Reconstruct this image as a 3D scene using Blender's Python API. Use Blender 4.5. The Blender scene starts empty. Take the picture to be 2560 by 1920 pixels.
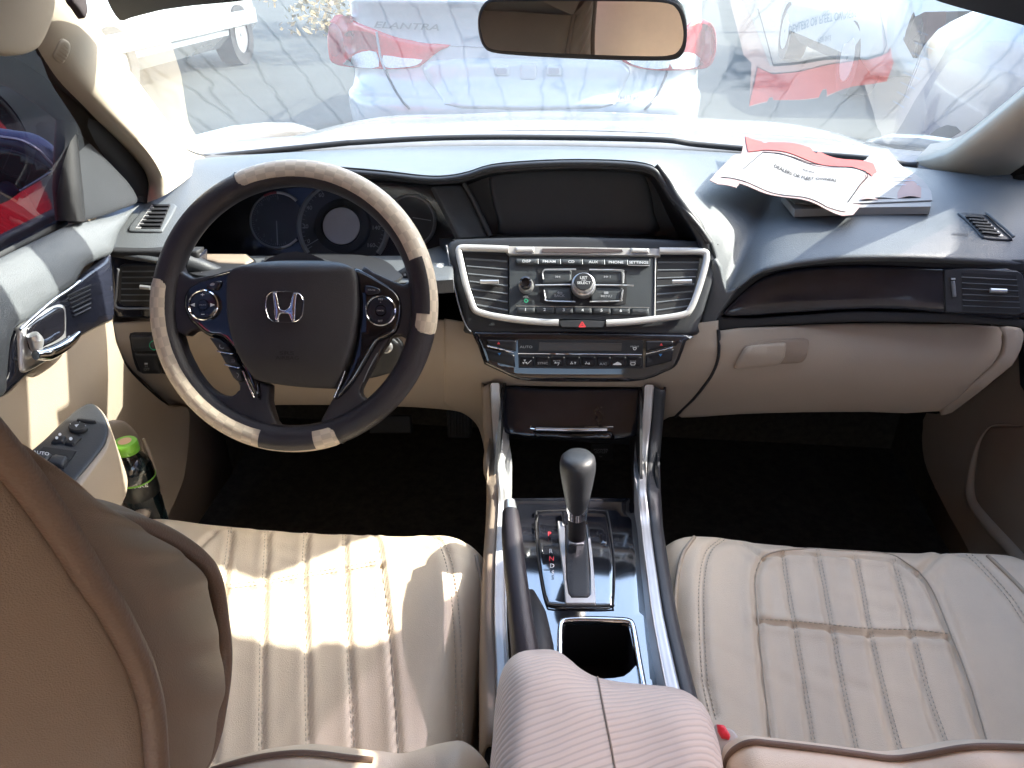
import bpy, bmesh, math, random
import numpy as np
from mathutils import Vector as V, Matrix
from mathutils.bvhtree import BVHTree
from mathutils import geometry as mg
random.seed(7); np.random.seed(7)
SC=bpy.context.scene; COL=SC.collection
# ---------------------------------------------------------------- camera model (metres; x right, y forward, z up)
PITCH=math.radians(30); YAW=math.radians(5.2); F=1640*2560/2212.; C=V((0,0,1.27))
cp,sp,cy,sy=math.cos(PITCH),math.sin(PITCH),math.cos(YAW),math.sin(YAW)
def ray(p):
    u=(p[0]-1280)/F; v=(960-p[1])/F; yy=cp+sp*v; z=-sp+cp*v
    return V((cy*u-sy*yy, sy*u+cy*yy, z))
def PZ(p,Z): d=ray(p); return C+d*((Z-C.z)/d.z)
def PY(p,Y): d=ray(p); return C+d*(Y/d.y)
def PX(p,X): d=ray(p); return C+d*(X/d.x)
def proj(w):
    d=V(w)-C; r=cy*d.x+sy*d.y; f=-sy*d.x+cy*d.y; dep=cp*f-sp*d.z; up=sp*f+cp*d.z
    return (1280+F*r/dep, 960-F*up/dep)
# survey sheets: each converts the measurements of one enlarged survey view to common units
def crop(ox,oy,k): return lambda *a: [(ox+a[i]*k, oy+a[i+1]*k) for i in range(0,len(a),2)]
K=1.1573
o=crop(0,0,K);c1=crop(0,0,.4069);c2=crop(800,0,.4295);c3=crop(1660,0,.4069);c4=crop(0,600,.4522);c5=crop(350,380,.4641);c6=crop(1100,560,.3255)
d1=crop(1760,620,.4098);d2=crop(1200,900,.4823);d3=crop(0,1200,.5787);d4=crop(1180,1200,.6239);d5=crop(400,450,.3391);d6=crop(1260,600,.1989)
e1=crop(200,0,.2984);e2=crop(1740,0,.3707);e3=crop(0,150,.3437);e4=crop(540,620,.14467);e5=crop(2200,400,.3015);e6=crop(0,1000,.30145);e7=crop(400,1000,.3888)
# ---------------------------------------------------------------- materials
def mat(name,col,rough=.5,metal=0,spec=.5,bump=None,var=None,coat=0,sheen=0,trans=0,rvar=0,emit=None):
    m=bpy.data.materials.new(name); m.use_nodes=True; nt=m.node_tree; b=nt.nodes['Principled BSDF']
    b.inputs['Base Color'].default_value=(*col,1); b.inputs['Roughness'].default_value=rough
    b.inputs['Metallic'].default_value=metal; b.inputs['Specular IOR Level'].default_value=spec
    b.inputs['Coat Weight'].default_value=coat; b.inputs['Coat Roughness'].default_value=.04
    b.inputs['Sheen Weight'].default_value=sheen
    b.inputs['Transmission Weight'].default_value=trans
    tc=nt.nodes.new('ShaderNodeTexCoord')
    if var:
        n=nt.nodes.new('ShaderNodeTexNoise'); n.inputs['Scale'].default_value=var[0]; n.inputs['Detail'].default_value=6; n.inputs['Roughness'].default_value=.65
        nt.links.new(tc.outputs['Object'],n.inputs['Vector'])
        r=nt.nodes.new('ShaderNodeMapRange'); r.inputs[1].default_value=.3; r.inputs[2].default_value=.7; r.inputs[3].default_value=1-var[1]; r.inputs[4].default_value=1+var[1]
        mx=nt.nodes.new('ShaderNodeVectorMath'); mx.operation='SCALE'; mx.inputs[0].default_value=col
        nt.links.new(n.outputs['Fac'],r.inputs[0]); nt.links.new(r.outputs[0],mx.inputs['Scale']); nt.links.new(mx.outputs[0],b.inputs['Base Color'])
        if rvar:
            r2=nt.nodes.new('ShaderNodeMapRange'); r2.inputs[1].default_value=.3; r2.inputs[2].default_value=.7; r2.inputs[3].default_value=rough-rvar; r2.inputs[4].default_value=rough+rvar
            nt.links.new(n.outputs['Fac'],r2.inputs[0]); nt.links.new(r2.outputs[0],b.inputs['Roughness'])
    if bump:
        kind=bump[2] if len(bump)>2 else 'v'
        if kind=='v':
            t=nt.nodes.new('ShaderNodeTexVoronoi'); out=t.outputs['Distance']
        else:
            t=nt.nodes.new('ShaderNodeTexNoise'); t.inputs['Detail'].default_value=4; out=t.outputs['Fac']
        t.inputs['Scale'].default_value=bump[0]; nt.links.new(tc.outputs['Object'],t.inputs['Vector'])
        bp=nt.nodes.new('ShaderNodeBump'); bp.inputs['Strength'].default_value=bump[1]; bp.inputs['Distance'].default_value=.001
        nt.links.new(out,bp.inputs['Height']); nt.links.new(bp.outputs[0],b.inputs['Normal'])
    if emit:
        b.inputs['Emission Color'].default_value=(*emit[0],1); b.inputs['Emission Strength'].default_value=emit[1]
    return m
M={}
M['dash']=mat('dash_vinyl',(.104,.112,.120),.46,spec=.5,bump=(700,.35),var=(9,.10),rvar=.05)
M['dashdark']=mat('dash_black_plastic',(.035,.037,.042),.42,bump=(900,.2),var=(12,.15))
M['black']=mat('matte_black',(.017,.017,.019),.6,bump=(600,.1))
M['rubber']=mat('seal_rubber',(.022,.022,.024),.65,bump=(300,.1,'n'))
M['piano']=mat('piano_black',(.010,.010,.014),.07,spec=.6,coat=.6,var=(30,.3))
M['gloss']=mat('dark_gloss_trim',(.018,.020,.031),.12,spec=.45,coat=.35,var=(14,.3))
M['deck']=mat('console_piano_black',(.012,.013,.018),.06,spec=1.0,coat=1.0,var=(30,.3)); M['deck'].node_tree.nodes['Principled BSDF'].inputs['IOR'].default_value=2.1
M['screen']=mat('display_glass',(.085,.098,.115),.28,spec=.4,var=(6,.15))
M['beige']=mat('beige_plastic',(.42,.345,.268),.50,bump=(800,.22),var=(5,.05))
M['beigedk']=mat('beige_pocket',(.31,.24,.18),.6,bump=(800,.2),var=(5,.06))  # darker copy of the beige plastic; shade inside pockets is in this colour
M['pillar']=mat('pillar_cloth',(.46,.395,.31),.8,bump=(900,.2,'n'),var=(6,.04))
M['leather']=mat('cream_leather',(.80,.665,.50),.42,spec=.45,bump=(1000,.3),var=(14,.045),rvar=.05)
M['leather2']=mat('tan_leather',(.225,.155,.108),.50,spec=.4,bump=(1500,.25),var=(9,.07))
M['piping']=mat('tan_piping',(.18,.115,.08),.45,bump=(700,.2))
M['pipingc']=mat('cream_piping',(.50,.41,.31),.45,bump=(700,.2))
M['thread']=mat('cream_thread',(.66,.57,.45),.7)
M['silver']=mat('satin_silver',(.66,.66,.67),.28,metal=.75,var=(40,.05))
M['silverp']=mat('silver_paint_trim',(.62,.61,.60),.33,metal=.35,spec=.5,var=(40,.04))
M['chrome']=mat('chrome',(.8,.8,.82),.08,metal=1,var=(60,.03))
M['white']=mat('print_white',(.72,.74,.76),.6)
M['printgrey']=mat('print_grey',(.30,.31,.33),.6)
M['printdim']=mat('print_dim',(.13,.135,.145),.6)
M['emboss']=mat('embossed_dark',(.02,.02,.022),.7)
M['red']=mat('print_red',(.75,.05,.06),.5)
M['blue']=mat('print_blue',(.03,.22,.60),.5)
M['green']=mat('print_green',(.02,.42,.22),.5)
M['climate']=mat('climate_face',(.013,.013,.017),.34,spec=.35,var=(30,.2))
M['carpet']=mat('black_carpet',(.040,.034,.029),.95,bump=(500,.8,'n'),var=(60,.5))
M['wleather']=mat('wheel_leather',(.030,.026,.030),.36,spec=.5,bump=(900,.35),var=(20,.2),rvar=.06)
M['hub']=mat('airbag_vinyl',(.034,.032,.036),.46,bump=(1100,.3),var=(15,.12))
M['paperw']=mat('white_paper',(.29,.28,.275),.8,0,.05,bump=(20,.3,'n'),var=(25,.03))
M['paperp']=mat('pink_paper',(.36,.105,.10),.8,0,.05,bump=(25,.3,'n'),var=(25,.05))
M['paperlp']=mat('pale_pink_paper',(.31,.23,.22),.8,0,.05,bump=(20,.3,'n'),var=(25,.03))
M['ink']=mat('print_ink',(.02,.02,.025),.9,0,.02)
M['whitepaint']=mat('white_car_paint',(.34,.365,.37),.22,spec=.5,coat=.6,var=(3,.03))
M['hoodpaint']=mat('hood_paint',(.27,.255,.245),.25,metal=.2,coat=.6,var=(4,.02))
M['silverpaint']=mat('grey_car_paint',(.30,.32,.34),.25,metal=.3,coat=.6,var=(3,.04))
M['bluepaint']=mat('blue_car_paint',(.03,.035,.10),.22,coat=.7,var=(3,.1))
M['redpaint']=mat('red_car_paint',(.34,.010,.018),.22,coat=.7,var=(3,.1))
M['lampred']=mat('tail_lamp_red',(.42,.015,.022),.12,coat=.5,bump=(120,.3),var=(60,.18))
M['lampdeep']=mat('tail_lamp_dark_red',(.22,.012,.018),.12,coat=.5,bump=(160,.4),var=(70,.3))
M['lampclear']=mat('tail_lamp_clear',(.55,.58,.57),.12,coat=.5,bump=(220,.8),var=(120,.25))
M['grey']=mat('grey_plastic',(.22,.23,.25),.4,var=(30,.1))
M['dkglass']=mat('dark_car_glass',(.02,.024,.028),.06,spec=.6,coat=.4)
M['tyre']=mat('tyre',(.025,.025,.026),.8,bump=(90,.4,'n'))
M['cap']=mat('green_cap',(.19,.50,.05),.35,bump=(200,.1))
M['buckler']=mat('buckle_red',(.75,.03,.05),.35)
M['bucklew']=mat('buckle_grey',(.48,.46,.43),.45)
M['mirrorg']=mat('mirror_silvering',(.82,.82,.80),.01,metal=1)
M['visorhole']=mat('dark_brown',(.05,.04,.045),.7)
def asphalt():
    m=mat('asphalt',(.025,.028,.024),.9,bump=(160,.8,'n'),var=(1.3,.25)); return m
M['ground']=asphalt()
def glassmat(name,tint,dust,fres=1.0,dustcol=(.9,.95,.95),streak=False):
    m=bpy.data.materials.new(name); m.use_nodes=True; nt=m.node_tree; N=nt.nodes; L=nt.links
    for n in list(N): N.remove(n)
    out=N.new('ShaderNodeOutputMaterial'); tr=N.new('ShaderNodeBsdfTransparent'); tr.inputs[0].default_value=(*tint,1)
    gl=N.new('ShaderNodeBsdfGlossy'); gl.inputs['Roughness'].default_value=.0; gl.inputs['Color'].default_value=(1,1,1,1)
    fr=N.new('ShaderNodeFresnel'); fr.inputs['IOR'].default_value=1.52
    mu=N.new('ShaderNodeMath'); mu.operation='MULTIPLY'; mu.inputs[1].default_value=fres; mu.use_clamp=True
    L.new(fr.outputs[0],mu.inputs[0])
    mx=N.new('ShaderNodeMixShader'); L.new(mu.outputs[0],mx.inputs[0]); L.new(tr.outputs[0],mx.inputs[1]); L.new(gl.outputs[0],mx.inputs[2])
    last=mx
    if dust>0:
        di=N.new('ShaderNodeBsdfTranslucent'); di.inputs[0].default_value=(*dustcol,1)
        tc=N.new('ShaderNodeTexCoord'); n1=N.new('ShaderNodeTexNoise'); n1.inputs['Scale'].default_value=5; n1.inputs['Detail'].default_value=8; n1.inputs['Roughness'].default_value=.75
        L.new(tc.outputs['Object'],n1.inputs['Vector'])
        mr=N.new('ShaderNodeMapRange'); mr.inputs[1].default_value=.3; mr.inputs[2].default_value=.7; mr.inputs[3].default_value=dust*.8; mr.inputs[4].default_value=dust*1.2
        L.new(n1.outputs['Fac'],mr.inputs[0]); fac=mr.outputs[0]
        if streak:
            # dried rain runs: a few thin, crooked, cleaner lines running down the pane
            mp=N.new('ShaderNodeMapping'); mp.inputs['Scale'].default_value=(9,.55,.55); L.new(tc.outputs['Object'],mp.inputs[0])
            wn=N.new('ShaderNodeTexNoise'); wn.inputs['Scale'].default_value=16; wn.inputs['Detail'].default_value=3; L.new(tc.outputs['Object'],wn.inputs['Vector'])
            vm=N.new('ShaderNodeVectorMath'); vm.operation='MULTIPLY_ADD'; vm.inputs[1].default_value=(.16,.16,.16)
            L.new(wn.outputs['Color'],vm.inputs[0]); L.new(mp.outputs[0],vm.inputs[2])
            vo=N.new('ShaderNodeTexVoronoi'); vo.feature='DISTANCE_TO_EDGE'; vo.inputs['Scale'].default_value=1.6; L.new(vm.outputs[0],vo.inputs['Vector'])
            m2=N.new('ShaderNodeMapRange'); m2.inputs[1].default_value=.0; m2.inputs[2].default_value=.030; m2.inputs[3].default_value=.10; m2.inputs[4].default_value=1.0
            L.new(vo.outputs['Distance'],m2.inputs[0])
            mm=N.new('ShaderNodeMath'); mm.operation='MULTIPLY'; L.new(m2.outputs[0],mm.inputs[0]); L.new(mr.outputs[0],mm.inputs[1]); fac=mm.outputs[0]
        m3=N.new('ShaderNodeMixShader'); L.new(fac,m3.inputs[0]); L.new(mx.outputs[0],m3.inputs[1]); L.new(di.outputs[0],m3.inputs[2]); last=m3
    L.new(last.outputs[0],out.inputs[0]); return m
M['windshield']=glassmat('dusty_windshield',(.88,.95,.94),.030,2.2,streak=True)
M['tint']=glassmat('tinted_side_glass',(.085,.08,.105),.004,.8)
M['reartint']=glassmat('rear_glass',(.55,.55,.56),.004,1.0)
M['clearlens']=glassmat('instrument_lens',(.85,.87,.90),0,.25)
M['bottleg']=glassmat('bottle_plastic',(.42,.52,.55),.03,1.8,dustcol=(.4,.5,.5))
M['label']=mat('bottle_label',(.012,.014,.014),.3)
# checker cover and ribbed armrest cloth
def checker():
    m=mat('checked_beige_cover',(.5,.4,.3),.42,spec=.5); nt=m.node_tree; b=nt.nodes['Principled BSDF']; N=nt.nodes; L=nt.links
    uv=N.new('ShaderNodeUVMap'); ck=N.new('ShaderNodeTexChecker'); ck.inputs['Scale'].default_value=1
    ck.inputs[1].default_value=(.66,.56,.44,1); ck.inputs[2].default_value=(.54,.455,.355,1); L.new(uv.outputs[0],ck.inputs[0]); L.new(ck.outputs[0],b.inputs['Base Color'])
    mr=N.new('ShaderNodeMapRange'); mr.inputs[3].default_value=.50; mr.inputs[4].default_value=.36; L.new(ck.outputs[1],mr.inputs[0]); L.new(mr.outputs[0],b.inputs['Roughness'])
    mp=N.new('ShaderNodeMapping'); mp.inputs['Scale'].default_value=(9,9,9); L.new(uv.outputs[0],mp.inputs[0])
    c2_=N.new('ShaderNodeTexChecker'); c2_.inputs['Scale'].default_value=1; L.new(mp.outputs[0],c2_.inputs[0])
    mu=N.new('ShaderNodeMath'); mu.operation='MULTIPLY'; L.new(c2_.outputs[1],mu.inputs[0]); L.new(ck.outputs[1],mu.inputs[1])
    bp=N.new('ShaderNodeBump'); bp.inputs['Strength'].default_value=.5; bp.inputs['Distance'].default_value=.0006; L.new(mu.outputs[0],bp.inputs['Height']); L.new(bp.outputs[0],b.inputs['Normal'])
    return m
M['checker']=checker()
def armcloth():
    m=mat('ribbed_pink_beige_cloth',(.50,.375,.325),.85,sheen=.4); nt=m.node_tree; b=nt.nodes['Principled BSDF']; N=nt.nodes; L=nt.links
    tc=N.new('ShaderNodeTexCoord'); mp=N.new('ShaderNodeMapping'); mp.inputs['Rotation'].default_value=(0,0,math.radians(62)); L.new(tc.outputs['Object'],mp.inputs[0])
    w=N.new('ShaderNodeTexWave'); w.inputs['Scale'].default_value=52; w.inputs['Distortion'].default_value=4.0; w.inputs['Detail'].default_value=.8; w.inputs['Detail Scale'].default_value=.35
    L.new(mp.outputs[0],w.inputs[0])
    r=N.new('ShaderNodeMapRange'); r.inputs[1].default_value=.0; r.inputs[2].default_value=.35; r.inputs[3].default_value=.80; r.inputs[4].default_value=1
    L.new(w.outputs['Fac'],r.inputs[0]); s=N.new('ShaderNodeVectorMath'); s.operation='SCALE'; s.inputs[0].default_value=(.74,.615,.515); L.new(r.outputs[0],s.inputs['Scale']); L.new(s.outputs[0],b.inputs['Base Color'])
    bp=N.new('ShaderNodeBump'); bp.inputs['Strength'].default_value=.4; bp.inputs['Distance'].default_value=.0015; L.new(w.outputs['Fac'],bp.inputs['Height']); L.new(bp.outputs[0],b.inputs['Normal'])
    return m
M['armcloth']=armcloth()
# ---------------------------------------------------------------- builders
WV={}
def rootloc(p):
    while p is not None and p.parent is not None: p=p.parent
    return V(p.location) if p is not None and p.type=='EMPTY' else V((0,0,0))
def thing(name,label,cat,loc=(0,0,0),group=None):
    e=bpy.data.objects.new(name,None); COL.objects.link(e); e.location=loc; e.empty_display_size=.05
    e['label']=label; e['category']=cat
    if group: e['group']=group
    return e
def link(name,verts,faces,m,parent=None,smooth=40,uv=None,label=None):
    r=rootloc(parent); me=bpy.data.meshes.new(name); me.from_pydata([tuple(V(v)-r) for v in verts],[],faces)
    if m: me.materials.append(m if not isinstance(m,str) else M[m])
    me.validate(); me.update()
    if smooth:
        me.polygons.foreach_set('use_smooth',[True]*len(me.polygons)); me.set_sharp_from_angle(angle=math.radians(smooth))
    if uv is not None:
        l=me.uv_layers.new(name='UVMap')
        for lp in me.loops: l.data[lp.index].uv=uv[lp.vertex_index]
    ob=bpy.data.objects.new(name,me); COL.objects.link(ob)
    if parent: ob.parent=parent
    if label: ob['label']=label
    WV[ob.name]=([V(v) for v in verts],faces)
    return ob
def fixn(ob):
    bm=bmesh.new(); bm.from_mesh(ob.data); bmesh.ops.recalc_face_normals(bm,faces=bm.faces); bm.to_mesh(ob.data); bm.free(); return ob
def solid(ob,t,off=-1,bev=0,seg=2):
    s=ob.modifiers.new('s','SOLIDIFY'); s.thickness=t; s.offset=off
    if bev: bevel(ob,bev,seg)
    return ob
def bevel(ob,w,seg=2,ang=35):
    b=ob.modifiers.new('b','BEVEL'); b.width=w; b.segments=seg; b.limit_method='ANGLE'; b.angle_limit=math.radians(ang); b.harden_normals=False; return ob
def cr(pts,n=6,closed=False):
    pts=[V(p) for p in pts]; N=len(pts); out=[]
    if N<3: 
        return [pts[0].lerp(pts[-1],i/n) for i in range(n+1)]
    for i in range(N if closed else N-1):
        if closed: p0,p1,p2,p3=[pts[(i+k-1)%N] for k in range(4)]
        else:
            p1,p2=pts[i],pts[i+1]; p0=pts[i-1] if i>0 else p1*2-p2; p3=pts[i+2] if i+2<N else p2*2-p1
        for k in range(n):
            t=k/n; out.append(.5*((2*p1)+(p2-p0)*t+(2*p0-5*p1+4*p2-p3)*t*t+(3*p1-p0-3*p2+p3)*t**3))
    if not closed: out.append(pts[-1])
    return out
def cr2(pts,n=5,closed=True): return [(p.x,p.y) for p in cr([V((a,b,0)) for a,b in pts],n,closed)]
def gridmesh(rows):
    nr,nc=len(rows),len(rows[0]); vs=[v for r in rows for v in r]
    fs=[(i*nc+j,i*nc+j+1,(i+1)*nc+j+1,(i+1)*nc+j) for i in range(nr-1) for j in range(nc-1)]
    return vs,fs
def grid(name,rows,m,parent,n=4,nr=None,thick=0,smooth=60,off=-1,uvs=None,label=None):
    R=[cr(r,n) for r in rows]; Cc=list(zip(*R)); Cc=[cr(c,nr or n) for c in Cc]; R=[list(r) for r in zip(*Cc)]
    vs,fs=gridmesh(R); 
    # face the camera
    cen=sum((V(v) for v in vs),V())/len(vs)
    acc=0
    for f in fs[::max(1,len(fs)//60)]:
        a,b,c,d=[V(vs[i]) for i in f]; nn=(c-a).cross(d-b); acc+=nn.dot(C-a)
    if acc<0: fs=[tuple(reversed(f)) for f in fs]
    ob=link(name,vs,fs,m,parent,smooth,label=label)
    if thick: solid(ob,thick,off)
    return ob
class Surf:
    def __init__(s,ob): v,f=WV[ob.name]; s.b=BVHTree.FromPolygons(v,f); s.t=None
    def hit(s,p,lift=0):
        d=ray(p).normalized(); h=s.b.ray_cast(C,d)
        if h[0] is None:
            h=s.b.find_nearest(C+d*(s.t or 1.0)); pt,n=h[0],h[1]
            if pt is None: pt,n=C+d,-d
            pt=C+d*max(.05,(pt-C).dot(d))
        else: pt,n=h[0],h[1]; s.t=(pt-C).length
        if n.dot(d)>0: n=-n
        return pt+n*lift
    def on(s,p): return s.b.ray_cast(C,ray(p).normalized())[0] is not None
class Pl:
    def __init__(s,pt,n): s.p=V(pt); s.n=V(n).normalized(); s.n=s.n if s.n.dot(C-s.p)>0 else -s.n
    def hit(s,p,lift=0):
        d=ray(p); t=(s.p-C).dot(s.n)/d.dot(s.n); return C+d*t+s.n*lift
def pl3(a,b,c): return Pl(a,(V(b)-V(a)).cross(V(c)-V(a)))
class Fn:
    def __init__(s,f): s.f=f
    def hit(s,p,lift=0):
        w=s.f(p); a=s.f((p[0]+2,p[1])); b=s.f((p[0],p[1]+2)); n=(a-w).cross(b-w).normalized()
        if n.dot(C-w)<0: n=-n
        return w+n*lift
def segd(P,poly,closed=True):
    P=np.asarray(P,float); A=np.asarray(poly,float); B=np.roll(A,-1,0) if closed else A[1:]
    if not closed: A=A[:-1]
    D=B-A; L=(D**2).sum(1)+1e-12; best=np.full(len(P),1e9)
    for a,d,l in zip(A,D,L):
        t=np.clip(((P-a)@d)/l,0,1); q=P-(a+t[:,None]*d); best=np.minimum(best,np.sqrt((q**2).sum(1)))
    return best
def drape(name,poly,S,m,parent,lift=.001,thick=.003,step=24,puff=0,smooth=50,label=None,dome=0,hole=None):
    """a plate with the given outline lying on surface S: rounded edge (puff), raised by lift, thick deep"""
    poly=[p for i,p in enumerate(poly) if math.hypot(p[0]-poly[i-1][0],p[1]-poly[i-1][1])>.05]
    area=sum(poly[i-1][0]*poly[i][1]-poly[i][0]*poly[i-1][1] for i in range(len(poly)))
    if area<0: poly=poly[::-1]
    n=len(poly); out=[]
    lim=max(3.0,min(step*.5,puff*1.2 if puff else step*.5))
    for i in range(n):      # refine long edges
        a,b=poly[i],poly[(i+1)%n]; L=math.hypot(b[0]-a[0],b[1]-a[1]); k=max(1,int(L/lim))
        for j in range(k): out.append((a[0]+(b[0]-a[0])*j/k,a[1]+(b[1]-a[1])*j/k))
    poly=out; n=len(poly); ins=[]
    if puff:
        for fr_ in (.12,.42,1.0):
            dd=puff*fr_; cand=[]
            for i in range(n):
                a,b,c=poly[i-1],poly[i],poly[(i+1)%n]; tx,ty=c[0]-a[0],c[1]-a[1]; l=math.hypot(tx,ty)+1e-9
                cand.append((b[0]-ty/l*dd,b[1]+tx/l*dd))
            ds_=segd(cand,poly); ins+=[c for c,q in zip(cand,ds_) if q>dd*.93]
    xs=[p[0] for p in poly]; ys=[p[1] for p in poly]; gx=[]
    x=math.floor(min(xs)/step)*step
    while x<max(xs):
        y=math.floor(min(ys)/step)*step
        while y<max(ys): gx.append((x+step*.5,y+step*.5)); y+=step
        x+=step
    if gx:
        dg=segd(gx,poly); mn=max(puff*1.25,step*.30); gx=[g for g,q in zip(gx,dg) if q>mn]
    hl=list(hole) if hole else []
    if hl:
        gx=[g for g,q in zip(gx,segd(gx,hl)) if q>3]
    P0=[V(p) for p in poly+hl+ins+gx]; hn=len(hl)
    vo,eo,fo,_,_,_=mg.delaunay_2d_cdt(P0,[(i,(i+1)%n) for i in range(n)]+[(n+i,n+(i+1)%hn) for i in range(hn)],[],1,1e-4)
    if hn:
        def inside(x,y):
            c=False
            for i in range(hn):
                (x1,y1),(x2,y2)=hl[i-1],hl[i]
                if (y1>y)!=(y2>y) and x<(x2-x1)*(y-y1)/(y2-y1)+x1: c=not c
            return c
        fo=[f for f in fo if not inside(sum(vo[i].x for i in f)/len(f),sum(vo[i].y for i in f)/len(f))]
    P=[(v.x,v.y) for v in vo]; fs=[tuple(f) for f in fo]
    if not fs: return None
    if puff or dome:
        dd=segd(P,poly); hh=[]; md=max(dd) if dome else 1
        for d in dd:
            a=1.0
            if puff: q=min(1,d/puff); a=math.sqrt(max(0,1-(1-q)**2))
            r_=min(abs(lift)*.85 if lift else .002, .9*thick if thick else .001)
            if puff and lift<.002: r_=min(.003,thick*.6 if thick else .002)
            hh.append(lift-r_*(1-a)+(dome*math.sqrt(max(0,1-(1-d/md)**2)) if dome else 0))
    else: hh=[lift]*len(P)
    top=[S.hit(p,h) for p,h in zip(P,hh)]
    acc=0
    for f in fs[::max(1,len(fs)//40)]:
        a,b,c=[V(top[i]) for i in f[:3]]; acc+=(b-a).cross(c-a).dot(C-a)
    if acc<0: fs=[tuple(reversed(f)) for f in fs]
    vsx=list(top)
    if thick:
        cnt={}
        for f in fs:
            for k in range(len(f)): cnt[(f[k],f[(k+1)%len(f)])]=1
        bd=[e for e in cnt if (e[1],e[0]) not in cnt]
        mp={}
        for i in sorted({i for e in bd for i in e}): mp[i]=len(vsx); vsx.append(S.hit(P[i],hh[i]-thick))
        for a,b in bd: fs.append((b,a,mp[a],mp[b]))
    return link(name,vsx,fs,m,parent,smooth,label=label)
def ribbon(name,path,w,S,m,parent,lift=.004,h=.003,n=6,closed=False,label=None):
    """a raised flat moulding along a path"""
    P=cr2(path,n,closed) if n else path; N=len(P); vs=[];fs=[]; prof=((-.5,-.5),(-.5,.35),(-.40,.8),(-.2,1),(.2,1),(.40,.8),(.5,.35),(.5,-.5)); k=len(prof)
    for i,p in enumerate(P):
        a=P[i-1] if (i>0 or closed) else P[i]; b=P[(i+1)%N] if (i<N-1 or closed) else P[i]; tx,ty=b[0]-a[0],b[1]-a[1]; l=math.hypot(tx,ty)+1e-9; nx,ny=-ty/l,tx/l
        ww=w if not isinstance(w,(list,tuple)) else float(np.interp(i/max(1,N-1)*(len(w)-1),range(len(w)),w))
        for u,q in prof: vs.append(S.hit((p[0]+nx*ww*u,p[1]+ny*ww*u),lift+h*q))
    for i in range(N if closed else N-1):
        j=(i+1)%N
        for q in range(k-1): fs.append((i*k+q,i*k+q+1,j*k+q+1,j*k+q))
    if not closed: fs+=[tuple(range(k)),tuple((N-1)*k+q for q in range(k))[::-1]]
    return fixn(link(name,vs,fs,m,parent,60,label=label))
def tube(name,pts,r,m,parent,res=8,closed=False,n=5,smooth=180,cap=True,flat=None,label=None):
    P=cr(pts,n,closed) if n else [V(p) for p in pts]; N=len(P)
    rr=[r]*N if not isinstance(r,(list,tuple)) else [float(np.interp(i/(N-1)*(len(r)-1),range(len(r)),r)) for i in range(N)]
    vs=[];fs=[];up=V((0,0,1)); prev=None
    for i,p in enumerate(P):
        a=P[i-1] if (i>0 or closed) else P[i]; b=P[(i+1)%N] if (i<N-1 or closed) else P[i]
        t=(b-a).normalized()
        if prev is None: s=t.cross(up); s=t.cross(V((1,0,0))) if s.length<.1 else s
        else: s=prev-t*prev.dot(t)
        s.normalize(); prev=s; q=t.cross(s)
        for k in range(res):
            A=2*math.pi*k/res; off=s*math.cos(A)*rr[i]+q*math.sin(A)*rr[i]
            if flat: off=off-flat*(off.dot(flat)*.6)
            vs.append(p+off)
    for i in range(N if closed else N-1):
        j=(i+1)%N
        for k in range(res):
            k2=(k+1)%res; fs.append((i*res+k,i*res+k2,j*res+k2,j*res+k))
    if cap and not closed: fs.append(tuple(range(res))[::-1]); fs.append(tuple((N-1)*res+k for k in range(res)))
    ob=link(name,vs,fs,m,parent,60 if cap else smooth,label=label); return fixn(ob)
def pxline(S,pts,lift=0,n=6,closed=False):
    return [S.hit(p,lift) for p in (cr2(pts,n,closed) if n else pts) if (not hasattr(S,'on') or S.on(p))]
def joinv(parts):
    vs=[];fs=[]
    for v,f in parts:
        b=len(vs); vs+=list(v); fs+=[tuple(i+b for i in q) for q in f]
    return vs,fs
def boxv(a,b):
    x0,y0,z0=a;x1,y1,z1=b
    return [(x0,y0,z0),(x1,y0,z0),(x1,y1,z0),(x0,y1,z0),(x0,y0,z1),(x1,y0,z1),(x1,y1,z1),(x0,y1,z1)],[(0,3,2,1),(4,5,6,7),(0,1,5,4),(1,2,6,5),(2,3,7,6),(3,0,4,7)]
def box(name,a,b,m,parent,bev=.003): 
    v,f=boxv(a,b); ob=link(name,v,f,m,parent,30)
    if bev: bevel(ob,bev)
    return ob
def circ(c,r,n=28,ry=None): ry=ry or r; return [(c[0]+r*math.sin(2*math.pi*i/n),c[1]-ry*math.cos(2*math.pi*i/n)) for i in range(n)]
def rrect(x0,y0,x1,y1,r,n=4,dy=0):
    out=[]
    for (cx,cy_,a0) in ((x1-r,y0+r,-90),(x1-r,y1-r,0),(x0+r,y1-r,90),(x0+r,y0+r,180)):
        for k in range(n+1):
            A=math.radians(a0+90*k/n); x=cx+r*math.cos(A); out.append((x,cy_+r*math.sin(A)+dy*(x-x0)/(x1-x0)))
    return out
def lathe(name,c,prof,S,m,parent,a0=0,a1=360,n=40,ry=1.0,label=None,smooth=35):
    """turned part: prof = [(radius, height above the surface)...] around a centre on surface S"""
    full=abs(a1-a0)>=360; N=n if full else n+1; vs=[];fs=[]
    for i in range(N):
        A=math.radians(a0+(a1-a0)*i/n)
        for r,h in prof: vs.append(S.hit((c[0]+r*math.sin(A),c[1]-r*ry*math.cos(A)),h))
    k=len(prof)
    for i in range(n if full else n):
        j=(i+1)%N
        for q in range(k-1): fs.append((i*k+q,i*k+q+1,j*k+q+1,j*k+q))
    ob=link(name,vs,fs,m,parent,smooth,label=label)
    return fixn(ob) if False else ob
FONT_CACHE={}
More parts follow.
